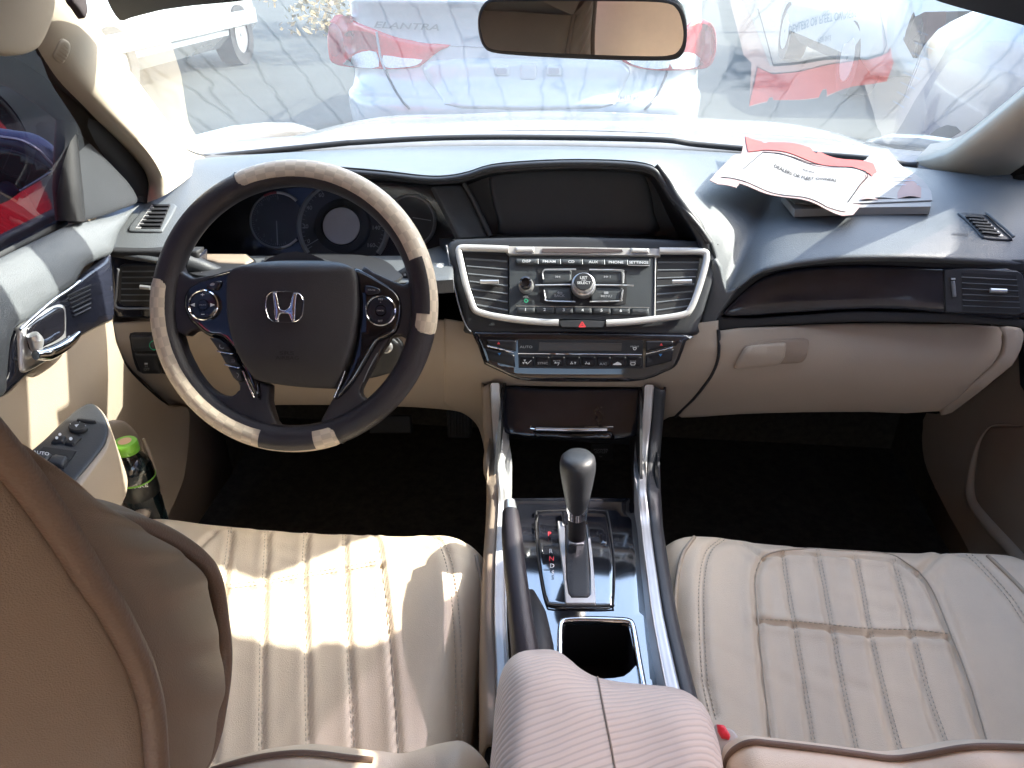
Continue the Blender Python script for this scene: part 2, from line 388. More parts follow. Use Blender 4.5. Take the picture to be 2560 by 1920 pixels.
def fontmesh(s,bold=0.0):
    key=(s,bold)
    if key in FONT_CACHE: return FONT_CACHE[key]
    cu=bpy.data.curves.new('t','FONT'); cu.body=s; cu.align_x='CENTER'; cu.align_y='CENTER'; cu.resolution_u=3; cu.offset=bold
    ob=bpy.data.objects.new('t',cu); COL.objects.link(ob); dg=bpy.context.evaluated_depsgraph_get(); me=bpy.data.meshes.new_from_object(ob.evaluated_get(dg))
    v=[(x.co.x,x.co.y) for x in me.vertices]; f=[tuple(p.vertices) for p in me.polygons]
    bpy.data.objects.remove(ob); bpy.data.meshes.remove(me); FONT_CACHE[key]=(v,f); return v,f
def texts(name,items,S,m,parent,lift=.0012,label=None):
    """items: (string, (cx,cy), cap height, rotation deg, x-stretch[, shear])"""
    parts=[]
    for it in items:
        s,c,h,rot,sx=it[:5]; sh=it[5] if len(it)>5 else 0; v,f=fontmesh(s,.012); k=h/.7; A=math.radians(rot); w=[]
        my=(max(q[1] for q in v)+min(q[1] for q in v))/2
        for x,y in v:
            X=(x+sh*(y-my))*k*sx; Y=-(y-my)*k; w.append(S.hit((c[0]+X*math.cos(A)-Y*math.sin(A),c[1]+X*math.sin(A)+Y*math.cos(A)),lift))
        parts.append((w,f))
    vs,fs=joinv(parts); return link(name,vs,fs,m,parent,0,label=label)
def shapes(name,polys,S,m,parent,lift=.0012,label=None):
    parts=[]
    for poly in polys:
        parts.append(([S.hit(p,lift) for p in poly],[tuple(range(len(poly)))]))
    vs,fs=joinv(parts); ob=link(name,vs,fs,m,parent,0,label=label); return ob
def lineshape(p,q,w):
    dx,dy=q[0]-p[0],q[1]-p[1]; l=math.hypot(dx,dy); nx,ny=-dy/l*w/2,dx/l*w/2
    return [(p[0]+nx,p[1]+ny),(q[0]+nx,q[1]+ny),(q[0]-nx,q[1]-ny),(p[0]-nx,p[1]-ny)]
def polyline(pts,w): return [lineshape(pts[i],pts[i+1],w) for i in range(len(pts)-1)]
def stitches(name,lines,S,m,parent,pitch=.0052,w=.0011,lift=.0006,twin=0):
    for ln in lines:
        parts=[]
        Q=[p for p in cr2(ln,8,False) if (not hasattr(S,'on') or S.on(p))]; P=[S.hit(p,lift) for p in Q]
        d=0; nxt=0; 
        for i in range(len(P)-1):
            a,b=P[i],P[i+1]; L=(b-a).length
            if L<1e-6: continue
            t=(b-a)/L; vdir=(C-a).normalized(); s=t.cross(vdir).normalized()
            while nxt<d+L:
                q=a+t*(nxt-d)
                for tw in ((-twin,twin) if twin else (0,)):
                    c=q+s*tw; h=pitch*.33
                    vv=[c-t*h-s*w*.6,c-t*h+s*w*.6,c+t*h+s*w*.6,c+t*h-s*w*.6,c-t*h*.7+vdir*w,c+t*h*.7+vdir*w]
                    parts.append((vv,[(0,1,4),(1,2,5,4),(2,3,5),(3,0,4,5)]))
                nxt+=pitch
            d+=L
        vs,fs=joinv(parts); fixn(link(name,vs,fs,m,parent,180))
M['badge']=mat('badge_metal',(.16,.17,.18),.35,metal=.3)
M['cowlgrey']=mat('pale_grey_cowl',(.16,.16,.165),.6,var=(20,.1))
# ================================================================ camera, light, world
cam=bpy.data.cameras.new('camera'); cam.sensor_width=36; cam.lens=F/2560*36; cam.clip_start=.02; cam.clip_end=500
co=bpy.data.objects.new('camera',cam); COL.objects.link(co); co.location=C; co.rotation_euler=(math.pi/2-PITCH,0,YAW); SC.camera=co
SUN_EL,SUN_AZ=39,75      # azimuth measured from straight ahead towards the right
w=bpy.data.worlds.new('World'); SC.world=w; w.use_nodes=True; nt=w.node_tree; bg=nt.nodes['Background']
sk=nt.nodes.new('ShaderNodeTexSky'); sk.sky_type='NISHITA'; sk.sun_disc=False; sk.sun_elevation=math.radians(SUN_EL); sk.sun_rotation=math.radians(SUN_AZ)
sk.air_density=1.0; sk.dust_density=2.5; nt.links.new(sk.outputs[0],bg.inputs[0]); bg.inputs[1].default_value=.15
sl=bpy.data.lights.new('sun','SUN'); sl.energy=2.0; sl.angle=math.radians(.5); sl.color=(1,.93,.84)
so=bpy.data.objects.new('sun',sl); COL.objects.link(so)
a,e=math.radians(SUN_AZ),math.radians(SUN_EL); sd=V((math.sin(a)*math.cos(e),math.cos(a)*math.cos(e),math.sin(e)))
so.rotation_euler=sd.to_track_quat('Z','Y').to_euler(); so.location=(3,3,5)
SC.view_settings.view_transform='Standard'; SC.view_settings.look='None'; SC.view_settings.gamma=1; SC.view_settings.exposure=3.1
SC.view_settings.use_curve_mapping=False
SC.render.engine='CYCLES'; SC.cycles.use_denoising=True; SC.cycles.max_bounces=10; SC.cycles.transparent_max_bounces=24; SC.cycles.sample_clamp_indirect=6
SC.cycles.caustics_reflective=False; SC.cycles.diffuse_bounces=5
# ================================================================ outside
def struct(name,rows,m,n=1):
    ob=grid(name,rows,m,None,n); ob['kind']='structure'; return ob
g=struct('ground',[[(-80,-60,0),(80,-60,0)],[(-80,140,0),(80,140,0)]],M['ground'])
def profcar(name,label,cx,cy0,L,W,paint,H=1.44,dirn=1,group=None,rot=0,wheels=True):
    """a plain saloon, tail at cy0, nose towards +y (dirn=1); body, windows, wheels, lamps"""
    t=thing(name,label,'car',(cx,cy0,0),group)
    hs=H/1.44
    st=[(0,.45,.80,.80,.86),(.06,.30,.95,.95,.93),(.5,.24,1.02,1.03,.98),(1.0,.22,.98,1.12,1),(1.55,.22,.96,1.40,1),(2.3,.22,.94,1.44,1),(2.9,.22,.93,1.38,1),(3.55,.22,.92,1.0,1),(4.2,.24,.80,.82,.95),(4.5,.32,.62,.63,.86),(4.56,.42,.55,.56,.8)]
    sc=L/4.56; rows=[]; win=[]
    ca,sa=math.cos(rot),math.sin(rot)
    def T(x,y,z): y=y-L/2; return (cx+x*ca-y*sa*dirn, cy0+L/2+(x*sa+y*ca)*dirn, z)
    for (s,zb,hb,hr,wf) in st:
        hr=hr*hs; hb=hb*(1+(hs-1)*.6)
        w_=W/2*wf; y=s*sc; roof=hr-hb>.06; wr=w_*(.72 if roof else .92)
        half=[(0,zb),(w_*.85,zb),(w_,zb+.14),(w_*1.01,.55 if hb>.6 else hb*.8),(w_*.97,hb-.02),(w_*.955,hb),(wr+.01,hr-.035),(wr-.06,hr),(0,hr+.015)]
        rows.append([T(-x,y,z) for x,z in half[::-1]]+[T(x,y,z) for x,z in half[1:]])
    R=[cr(r,1) for r in rows]; R=[list(r) for r in zip(*[cr(c,4) for c in zip(*R)])]
    vs,fs=gridmesh(R); nc=len(R[0]); glassj={2,nc-4}; 
    body=[f for f in fs if not ((f[0]%nc) in glassj and 17<=f[0]//nc<26)]
    gl=[f for f in fs if ((f[0]%nc) in glassj and 17<=f[0]//nc<26)]
    b=fixn(link('body',vs,body,paint,t,40))
    used=sorted({i for f in gl for i in f}); mp={i:k for k,i in enumerate(used)}
    for half in (2,nc-4):
        g_=[f for f in gl if f[0]%nc==half]; u_=sorted({i for f in g_ for i in f}); mp={i:k for k,i in enumerate(u_)}
        if g_: link('side_window',[vs[i] for i in u_],[tuple(mp[i] for i in f) for f in g_],M['dkglass'],t,40)
    if wheels:
        for wy in (.95*sc,3.65*sc):
            for sx in (-1,1):
                X=sx*(W/2-.10)
                def cyl(r0,r1,xa,xb,mm,nm,par):
                    v=[];f=[];n=28
                    for i in range(n):
                        A=2*math.pi*i/n
                        for r,x in ((r0,xa),(r1,xa),(r1,xb),(r0,xb)): v.append(T(x,wy+r*math.cos(A),.33+r*math.sin(A)))
                    for i in range(n):
                        j=(i+1)%n
                        for q in range(4): f.append((i*4+q,i*4+(q+1)%4,j*4+(q+1)%4,j*4+q))
                    return fixn(link(nm,v,f,mm,par,40))
                wh=cyl(.20,.33,X-.10,X+.125*1,M['tyre'],'wheel',t); 
                cyl(.02,.205,X+sx*.02,X+sx*.105,M['silver'],'rim',wh)
    return t,b
# --- the white saloon straight ahead, seen from behind
EX,EY=-.32,3.8
el=thing('parked_car','white saloon straight ahead of the windshield with red tail lamps and name badge','car',(EX,EY,0))
cols=[(0,0),(.25,.004),(.5,.015),(.7,.035),(.83,.07),(.92,.14),(.98,.26),(1,.5),(1,1.2),(1,2.6),(1,4.2)]
prof=[(.22,.10,.93),(.30,.02,.97),(.45,-.03,1.0),(.57,-.045,1.01),(.625,-.03,1.01),(.645,.015,1.0),(.70,.05,.995),(.80,.055,.99),(.90,.05,.985),(.97,.03,.975),(1.02,.0,.965),(1.055,-.02,.955),(1.07,.03,.94),(1.075,.20,.93),(1.08,.42,.92),(1.20,.75,.84),(1.36,1.15,.76),(1.44,1.6,.70),(1.46,2.3,.66)]
rows=[]
for z,yo,wf in prof:
    r=[]
    for s,yy in cols[::-1]: r.append((EX-s*.895*wf,EY+yo+yy*(1 if z<1.1 else .55),z))
    for s,yy in cols[1:]: r.append((EX+s*.895*wf,EY+yo+yy*(1 if z<1.1 else .55),z))
    rows.append(r)
eb=grid('body',rows,M['whitepaint'],el,4,4,smooth=60); ES=Surf(eb); ES.t=4.2
lampL=c2(125,85,95,110,62,150,48,220,55,310,75,365,150,388,260,396,380,404,500,400,580,388,640,340,700,295,765,262,640,252,560,240,440,215,340,178,220,130)
tl=drape('tail_lamp',cr2(lampL,2),ES,M['lampred'],el,.012,.02,14,puff=10,label='left tail lamp, red over a clear strip')
def sub(name,pts,m,par,lift,sm=2,**k): return drape(name,cr2(pts,sm) if sm else pts,ES,m,par,lift,.004,14,**k)
sub('reversing_lens',c2(150,372,200,330,260,300,335,300,350,385,260,392),M['lampclear'],tl,.0165)
sub('reversing_lens',c2(375,320,480,335,600,345,560,378,480,390,390,388),M['lampclear'],tl,.0165)
sub('brake_lens',c2(160,190,230,175,325,200,335,285,250,285,190,320,160,260),M['lampdeep'],tl,.0165)
sub('brake_lens',c2(70,150,110,140,145,200,150,260,110,330,75,300),M['lampdeep'],tl,.0165)
fixn(tube('lamp_seam',pxline(ES,c2(338,180,350,260,362,330,385,403),.017),.006,M['grey'],tl,6))
lampR=o(1480,30,1500,55,1500,150,1440,152,1385,147,1350,136,1360,132,1410,134,1440,120,1460,100)
lampR=o(1535,50,1545,75,1545,110,1535,140,1510,150,1440,153,1380,148,1345,133,1350,125,1400,118,1440,95,1480,60,1500,40)
tr_=drape('tail_lamp',cr2(lampR,2),ES,M['lampred'],el,.012,.02,14,puff=10,label='right tail lamp, partly behind the rear view mirror')
sub('reversing_lens',o(1352,130,1400,124,1440,118,1440,146,1390,145),M['lampclear'],tr_,.0165)
sub('reversing_lens',o(1448,122,1480,112,1505,125,1500,144,1450,148),M['lampclear'],tr_,.0165)
sub('brake_lens',o(1450,90,1490,60,1495,100,1450,115),M['lampdeep'],tr_,.0165)
# panel seams of boot lid and bumper
for q in (c2(385,405,400,450,440,530,480,590,525,635), c2(2020,415,2000,470,1960,560,1920,610,1885,640)):
    tube('boot_seam',pxline(ES,q,.002),.006,M['dashdark'],el,6,label='dark shut line of the boot lid')
tube('boot_edge_seam',pxline(ES,c2(560,242,700,262,830,268,1000,275,1500,280,1800,262,2000,230),.001),.003,M['grey'],el,6)
drape('number_plate_panel',cr2(c2(590,395,700,560,830,632,1620,632,1730,570,1790,460,1800,395,1700,350,1400,345,1000,340,700,350),2),ES,M['whitepaint'],el,.016,.018,20,puff=26)
for cx in (1060,1362):
    f=drape('plate_mount',c2(*[v for p in rrect(cx-45,378,cx+45,442,16) for v in p]),ES,M['whitepaint'],el,.022,.008,14,puff=4)
    drape('slot',c2(*[v for p in rrect(cx-30,392,cx+30,428,8) for v in p]),ES,M['grey'],f,.024,.003,14)
drape('plate_mark',c2(*[v for p in rrect(1165,365,1262,466,20) for v in p]),ES,M['whitepaint'],el,.021,.006,14,puff=5)
texts('name_badge',[('ELANTRA',c2(515,143)[0],17,2.5,1.55,.25)],ES,M['badge'],el,.016)
texts('trim_badge',[('LIMITED',c2(1790,592)[0],9,1,1.6)],ES,M['badge'],el,.020)
drape('rear_window',[proj((EX-.55,4.7,1.18)),proj((EX+.55,4.7,1.18)),proj((EX+.46,5.1,1.38)),proj((EX-.46,5.1,1.38))],ES,M['dkglass'],el,.006,.004,40)
for sx in (-1,1):
    for wy in (.75,3.2):
        n=28; v=[];f=[]
        for i in range(n):
            A=2*math.pi*i/n
            for r,x in ((.05,.80),(.31,.80),(.32,.88),(.24,.905),(.05,.89)): v.append((EX+sx*x,EY+wy+r*math.cos(A),.32+r*math.sin(A)))
        for i in range(n):
            j=(i+1)%n
            for q in range(4): f.append((i*5+q,i*5+q+1,j*5+q+1,j*5+q))
        fixn(link('wheel',v,f,M['tyre'],el,40))
profcar('parked_car','grey saloon with white sill parked beyond the windshield beside the left pillar',-5.1,6.0,4.7,1.8,M['silverpaint'])
profcar('parked_car','white saloon parked far to the front right beyond the reflected papers',3.4,7.2,4.6,1.8,M['whitepaint'])
profcar('parked_van','tall dark blue van parked close against the right side of our car',2.36,-.8,5.0,1.84,M['bluepaint'],H=1.9)  # height and position shaped to block sun from passenger seat and right dash
profcar('parked_car','tall red car parked close on the left, seen through the driver side window',-2.45,-2.2,4.5,1.76,M['redpaint'],H=1.95)
# white sill strip on the grey saloon (its own colour band)
gc=[x for x in bpy.data.objects if x.type=='EMPTY' and x.get('label','').startswith('grey saloon')][0]
v,f=boxv((-4.24,6.5,.42),(-4.17,10.3,.60)); bevel(link('side_skirt',v,f,M['whitepaint'],gc,30),.02)
# far background: dry hedge bank and a tree whose reflection lies on the console
def leafy(name,label,cat,base,h,rad,col,n,trunk=True,seed=1):
    rnd=random.Random(seed); t=thing(name,label,cat,base); vs=[];fs=[]
    clumps=[(V((rnd.uniform(-1,1),rnd.uniform(-1,1),rnd.uniform(-.6,.8)))*rad) for _ in range(16)]
    for i in range(n):
        c=rnd.choice(clumps); d=V((rnd.gauss(0,1),rnd.gauss(0,1),rnd.gauss(0,1))); d=d.normalized()*rad*.42*rnd.random()**.4
        p=V(base)+V((0,0,h))+c+d; s=rnd.uniform(.05,.12)*rad/1.6; a=V((rnd.gauss(0,1),rnd.gauss(0,1),rnd.gauss(0,1))).normalized(); b=a.cross(V((rnd.gauss(0,1),rnd.gauss(0,1),rnd.gauss(0,1)))).normalized()
        k=len(vs); vs+=[p-a*s,p+b*s*.5,p+a*s,p-b*s*.5]; fs.append((k,k+1,k+2,k+3))
    link('crown',vs,fs,col,t,0)
    if trunk:
        tube('trunk',[V(base),V(base)+V((.05,.05,h*.5)),V(base)+V((0,0,h))],[.16,.12,.05],mat('bark',(.10,.07,.05),.9,bump=(40,1,'n')),t,8)
        for k in range(4):
            c=clumps[k]; tube('limb',[V(base)+V((0,0,h*.55)),V(base)+V((0,0,h*.8))+c*.4,V(base)+V((0,0,h))+c*.8],[.06,.04,.015],M['visorhole'],t,6)
M['leaf']=mat('leaves',(.06,.085,.03),.7,var=(2,.5)); M['dry']=mat('dry_leaves',(.34,.24,.11),.8,var=(3,.4))
leafy('tree','green broadleaf tree standing far ahead beyond the parked cars','tree',(5.0,15,0),5.6,2.6,M['leaf'],5200,seed=3)
leafy('bush','dry yellow bush on the far side between the grey saloon and the white saloon','bush',(-4.2,14.5,0),.6,1.3,M['dry'],2200,False,5)
# ================================================================ own car: shell
car=thing('car_shell','body of the car we sit in: hood, dusty windshield, cream pillars and roof lining','car body',(0,1.2,.2))
yb=lambda x:1.54-.32*x*x
yh=lambda x:.80-.15*x*x      # where the glass line would meet the roof line
yhd=lambda x:.925-.22*x*x     # front edge of the roof lining
def wz(x,y): return .95+(yb(x)-y)/(yb(x)-yh(x))*.45
def wshit(p):
    d=ray(p); lo,hi=.3,3.0
    for _ in range(40):
        t=(lo+hi)/2; q=C+d*t
        if q.z-wz(q.x,q.y)<0: lo=t
        else: hi=t
    return C+d*lo
WS=Fn(wshit)
rows=[]
for k in range(9):
    t=k/8; hw=.80-.18*t; r=[]
    for j in range(13):
        x=(j/6-1)*hw; y0,y1=yb(x)+.06,yhd(x)-.03; y=y0+(y1-y0)*t; r.append((x,y,wz(x,y)))
    rows.append(r)
ws=grid('windshield',rows,M['windshield'],car,2)
ws['label']='dusty sloping windshield with rain runs and reflections of the papers'
sl_=[q for q in cr2(e1(870,1205,960,1245,1080,1268,1300,1245,1600,1212,2212,1150)+c2(200,795,600,772,1000,764,1500,768,2000,780)+c3(200,850,600,885,1000,915,1300,940,1480,972,1560,972),5,False)]
tube('windshield_seal',[wshit(q)+V((0,-.006,-.010)) for q in sl_],.0055,M['rubber'],car,8,n=0)
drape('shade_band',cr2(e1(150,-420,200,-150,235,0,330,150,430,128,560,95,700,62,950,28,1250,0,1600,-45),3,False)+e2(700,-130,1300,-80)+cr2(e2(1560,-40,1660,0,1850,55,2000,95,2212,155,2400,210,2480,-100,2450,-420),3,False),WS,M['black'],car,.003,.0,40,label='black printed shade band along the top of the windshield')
# hood and cowl
rows=[]
for y,z in ((1.665,.932),(1.70,.9405),(1.8,.932),(1.95,.915),(2.2,.872),(2.45,.81),(2.65,.72),(2.75,.60),(2.78,.45)):
    rows.append([(x,y-.10*(x/.85)**2*(3.2 if y<1.75 else 2.6),z-.052*abs(x/.8)**3+ (.010 if abs(abs(x)-.5)<.12 else 0)) for x in (-.9,-.8,-.65,-.5,-.35,-.17,0,.17,.35,.5,.65,.8,.9)])
grid('hood',rows,M['hoodpaint'],car,4,4)
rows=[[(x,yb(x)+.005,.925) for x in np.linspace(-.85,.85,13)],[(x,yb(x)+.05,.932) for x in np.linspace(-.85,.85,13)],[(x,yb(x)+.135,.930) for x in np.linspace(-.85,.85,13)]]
grid('cowl',rows,M['cowlgrey'],car,2,thick=.02)  # pale strip stands in for the dash reflection on the black glass border
for sx in (-1,1):
    rows=[[(sx*.86,y,zz) for y,zz in ((1.4,.90),(1.9,.87),(2.5,.74),(2.75,.5))],[(sx*.91,y,zz) for y,zz in ((1.4,.72),(1.9,.72),(2.5,.62),(2.75,.4))],[(sx*.90,y,.3) for y in (1.4,1.9,2.5,2.72)]]
    grid('fender',rows,M['hoodpaint'],car,3,thick=.02)
# roof lining, header
rows=[]
for y,z in ((.935,1.315),(.86,1.345),(.5,1.415),(0,1.435),(-.7,1.425),(-1.3,1.36)):
    rows.append([(x,y-.22*x*x*(y>.6),z-.05*abs(x/.6)**3) for x in (-.62,-.45,-.2,0,.2,.45,.62)])
grid('roof',rows,M['pillar'],car,4,4,thick=.03)
for sx in (-1,1):
    rows=[[(sx*.62,y,z) for y,z in ((.88,1.29),(.5,1.38),(0,1.39),(-.7,1.375),(-1.35,1.30))],[(sx*.655,y,z) for y,z in ((.86,1.25),(.5,1.345),(0,1.35),(-.7,1.33),(-1.35,1.24))]]
    grid('roof_rail',rows,M['pillar'],car,3,thick=.03)
    box('centre_pillar',(sx*.66-.03,-.12,.35),(sx*.66+.05,.03,1.36),M['pillar'],car)
    box('rear_side_wall',(sx*.76-.03,-2.2,.2),(sx*.76+.03,-.05,.92),M['beige'],car)
    rows=[[(sx*.72,-.05,.92),(sx*.72,-1.3,.94)],[(sx*.64,-.05,1.34),(sx*.62,-1.3,1.30)]]
    grid('rear_side_glass',rows,M['reartint'],car,3)
box('rear_shelf',(-.75,-2.3,.86),(.75,-1.45,.90),M['beigedk'],car)
grid('rear_glass',[[(-.66,-2.1,.93),(.66,-2.1,.93)],[(-.55,-1.32,1.36),(.55,-1.32,1.36)]],M['reartint'],car,3)
fl=[]
fb=box('floor',(-.85,-2.3,.17),(.85,1.75,.21),M['carpet'],None,0); fb['kind']='structure'
box('firewall',(-.80,1.60,.18),(.80,1.63,.90),M['carpet'],car,0)
for sx in (-1,1): box('footwell_side',(sx*.80-.02,1.10,.18),(sx*.80+.02,1.62,.90),M['carpet'],car,0)
# ---- front pillars
def pillar(edge,ridge,seal,sx,xr,xs):
    E=[wshit(p)+V((0,-.004,-.004)) for p in edge]; R=[PX(p,xr) for p in ridge]; S_=[PX(p,xs) for p in seal]
    mid=[(a*.55+b*.45)+V((-sx*.012,-.02,0)) for a,b in zip(E,R)]
    out=[a+V((sx*.03,.03,.03)) for a in E]
    ob=grid('front_pillar',[out,E,mid,R,S_],M['pillar'],car,4,5); return ob
edge=e1(-260,-300,-60,-60,130,205,300,440,470,680,650,920,800,1125,880,1205,960,1250,1075,1282)
ridge=c1(-260,-220,120,120,330,340,540,575,660,690,780,800,880,900,960,1010,1005,1110,1020,1195)
seal=c1(-400,150,-150,260,60,368,250,480,420,610,560,730,700,850,800,950,880,1080,892,1250)
pl_=pillar(edge,ridge,seal,-1,-.665,-.715); pl_['label']='left cream cloth front pillar, lit by the sun'
edge=c3(1540,992,1620,980,1680,962,1740,940,1850,860,1990,750,2100,660,2212,568,2330,470,2500,330)
ridge=e5(640,330,680,350,730,320,790,260,850,200,940,130,1060,60,1194,-20,1330,-120,1500,-240)
seal=e5(780,420,840,425,900,400,930,330,960,270,1040,180,1120,110,1200,50,1330,-50,1500,-170)
pr_=pillar(edge,ridge,seal,1,.71,.745); pr_['label']='right cream cloth front pillar'
PLS=Surf(pl_)
# airbag tag embossed on the left pillar
tg=drape('airbag_tag',cr2(c1(375,240,420,255,430,300,405,360,380,388,345,375,322,340,340,300),3),PLS,M['pillar'],pl_,.0022,.003,12,puff=8)
shapes('airbag_lettering',[lineshape(p,q,3.2) for p,q in (c1(378,268,405,292),c1(365,282,408,318),c1(352,300,402,340),c1(342,318,395,358),c1(336,338,380,372))],PLS,M['beige'],tg,.0032)
# roof side trim / visor end in the top left corner
vis=thing('sun_visor','cream sun visor folded at the top left corner above the left pillar','sun visor',PX(o(60,40)[0],-.60))
VP=Pl((-.60,.75,1.2),(1,-.35,.12))
vq=cr2(c1(-260,-300,-260,300,0,325,100,338,180,325,250,285,300,200,335,100,350,0,360,-300),3)
drape('visor_panel',vq,VP,M['pillar'],vis,.0,.016,26,puff=22)
drape('visor_clip',cr2(c1(450,-60,440,0,480,55,510,100,528,112,545,70,540,20,520,-60),3),Pl((-.60,.86,1.2),(1,-.5,.1)),M['visorhole'],vis,.0,.01,20,puff=8)
# ================================================================ doors
def xf(z,sx):
    zs=[.2,.3,.5,.62,.72,.80,.86,.90,.935,.95]; xs=[.66,.68,.70,.70,.69,.685,.69,.705,.73,.745]
    return sx*(float(np.interp(z,zs,xs))+(.02 if sx>0 else 0))
def doorhit(sx):
    def f(p):
        X=.7*sx
        for _ in range(12): q=PX(p,X); X=.5*X+.5*xf(q.z,sx)
        return PX(p,X)
    return f
DL=Fn(doorhit(-1)); DR=Fn(doorhit(1))
ld=thing('car_door_unit','left front door with grey padded top, glossy black insert, chrome handle and window switches','car door',(-.75,.8,.2))
ob=drape('door_skin',cr2(c4(-160,920,0,872,60,838,150,745,330,620,450,530,560,470,622,450),3,False)+cr2(c4(640,560,700,700,800,810,930,915,1035,930,1046,1050,1020,1300,950,1480,870,1650,850,1760,-160,1760),3,False),DL,M['beige'],ld,0,.025,30)
DS=Surf(ob)
# grey padded upper trim
ob=drape('padded_sill',cr2(e3(-250,1570,0,1442,250,1320,500,1204,600,1182,800,1142,950,1088,1010,1058),4,False)+cr2(e3(960,1110,900,1190,850,1270,822,1350,790,1420,700,1455,600,1510),4,False)+cr2(c4(400,250,330,300,250,360,150,440,80,480,45,540,30,640,20,760,0,860,-160,950),4,False),DL,M['dash'],ld,.010,.03,24,puff=22)
ob['label']='grey padded door top lit by the sun'
# glossy black insert
ins=drape('gloss_insert',cr2(c4(-100,900,10,860,60,820,150,740,330,615,450,522,560,462,615,440,625,380,620,250,612,120,600,60,560,125,480,180,400,245,330,292,250,352,150,440,90,480,60,540,40,640,25,760),3),DL,M['gloss'],ld,.004,.02,22,puff=10)
# handle bowl and chrome lever
bowl=drape('handle_bowl',cr2(c4(75,520,90,480,150,440,230,385,300,355,335,360,350,400,350,500,345,570,300,630,230,680,150,725,100,735,82,690),3),DL,M['silver'],ld,.0085,.01,18,puff=14)
drape('bowl_recess',cr2(c4(110,500,150,455,230,400,290,370,325,385,330,450,325,520,280,560,220,590,160,620,120,600),3),DL,M['piano'],bowl,.0100,.004,14,puff=8)
tube('door_handle',[DL.hit(p,.024) for p in c4(100,640,170,632,240,600,300,560,345,520)],[.006,.009,.008,.007,.004],M['chrome'],ld,10)
tube('door_lock_lever',[DL.hit(p,.018) for p in c4(105,525,125,560,130,600,150,630)],[.007,.009,.007,.006],M['silver'],ld,10)
fixn(tube('trim_strip',[DL.hit(p,.013) for p in c4(60,500,150,436,250,350,340,290,400,243)],.0022,M['chrome'],ld,8))
# mirror image of the dash vent in the insert, modelled as thin dark slats
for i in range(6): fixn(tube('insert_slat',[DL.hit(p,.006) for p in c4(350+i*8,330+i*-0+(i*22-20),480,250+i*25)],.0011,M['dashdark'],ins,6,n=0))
# armrest with switch panel
AP=Pl((0,0,.722),(0,-.03,1))
arm=drape('door_armrest',cr2(e6(765,22,840,75,893,160,918,250,912,330,880,420,800,530,640,740,470,910,300,1120,-100,1400,-260,900,0,660,160,492,330,362,560,140,680,45),3),AP,M['beige'],ld,0,.075,20,puff=9)
swp=drape('switch_panel',cr2(e6(765,36,830,85,878,165,902,250,888,330,840,420,640,660,455,868,400,832,-60,1300,-200,900,0,650,160,505,330,375,560,152,680,60),3),AP,M['dashdark'],ld,.003,.006,18,puff=8)
def sw(name,pts,m,par,lift=.006,**k): return drape(name,cr2(pts,2) if len(pts)>4 else pts,AP,m,par,lift,.006,10,puff=3,**k)
sw('mirror_selector_switch',e6(640,178,720,175,800,190,815,205,780,218,700,210,645,195),M['black'],swp)
lathe('mirror_adjuster',e6(655,257)[0],[(24,.003),(24,.006),(20,.008),(0,.008)],AP,M['black'],swp,ry=.55)
shapes('adjuster_arrow',[e6(635,252,672,245,650,272),e6(595,245,602,240,606,248),e6(672,228,680,224,684,231),e6(720,258,728,254,730,264)],AP,M['white'],swp,.0085)
a_=sw('lock_switch',e6(470,325,560,318,545,385,425,382),M['black'],swp); shapes('lock_symbol',[circ(e6(513,326)[0],4,8),circ(e6(486,355)[0],4,8)],AP,M['white'],a_,.0075)
b_=sw('window_lock_switch',e6(590,328,690,332,620,402,535,392),M['black'],swp); shapes('window_lock_symbol',[circ(e6(603,362)[0],4.5,8)],AP,M['white'],b_,.0075)
for q,lb in ((e6(370,408,640,445,540,590,252,520),'front window switch with lit AUTO marking'),(e6(222,548,495,585,400,720,90,700),None)):
    s_=drape('window_switch_recess',q,AP,M['black'],swp,.0038,.002,12,label=lb)
    for k in (0,1):
        u0,u1=(.04,.48) if k==0 else (.52,.96)
        def L(a,b,t): return (a[0]+(b[0]-a[0])*t,a[1]+(b[1]-a[1])*t)
        A_,B_,C_,D_=q; p0=L(L(A_,B_,u0),L(D_,C_,u0),.45); p1=L(L(A_,B_,u1),L(D_,C_,u1),.45); p2=L(L(A_,B_,u1),L(D_,C_,u1),1); p3=L(L(A_,B_,u0),L(D_,C_,u0),1)
        drape('window_button',[p0,p1,p2,p3],AP,M['dashdark'],s_,.0085,.006,12,puff=4)
texts('switch_lettering',[('AUTO',e6(362,490)[0],8,8,1.3)],AP,M['white'],swp,.0092)
# pocket with its light rim, and the kick panel
PK=Pl((-.695,0,0),(1,-.10,.05)); PKr=Pl((-.662,0,0),(1,-.10,.05))
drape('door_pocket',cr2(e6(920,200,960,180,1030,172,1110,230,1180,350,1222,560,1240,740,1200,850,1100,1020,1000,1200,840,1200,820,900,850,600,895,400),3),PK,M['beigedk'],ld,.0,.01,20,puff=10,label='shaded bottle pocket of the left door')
tube('pocket_rim',[PKr.hit(p,.0) for p in e6(1190,320,1235,450,1262,600,1268,740,1230,860,1140,1000,1060,1120)],[.0015,.004,.006,.008,.010,.011,.011],M['beige'],ld,12)
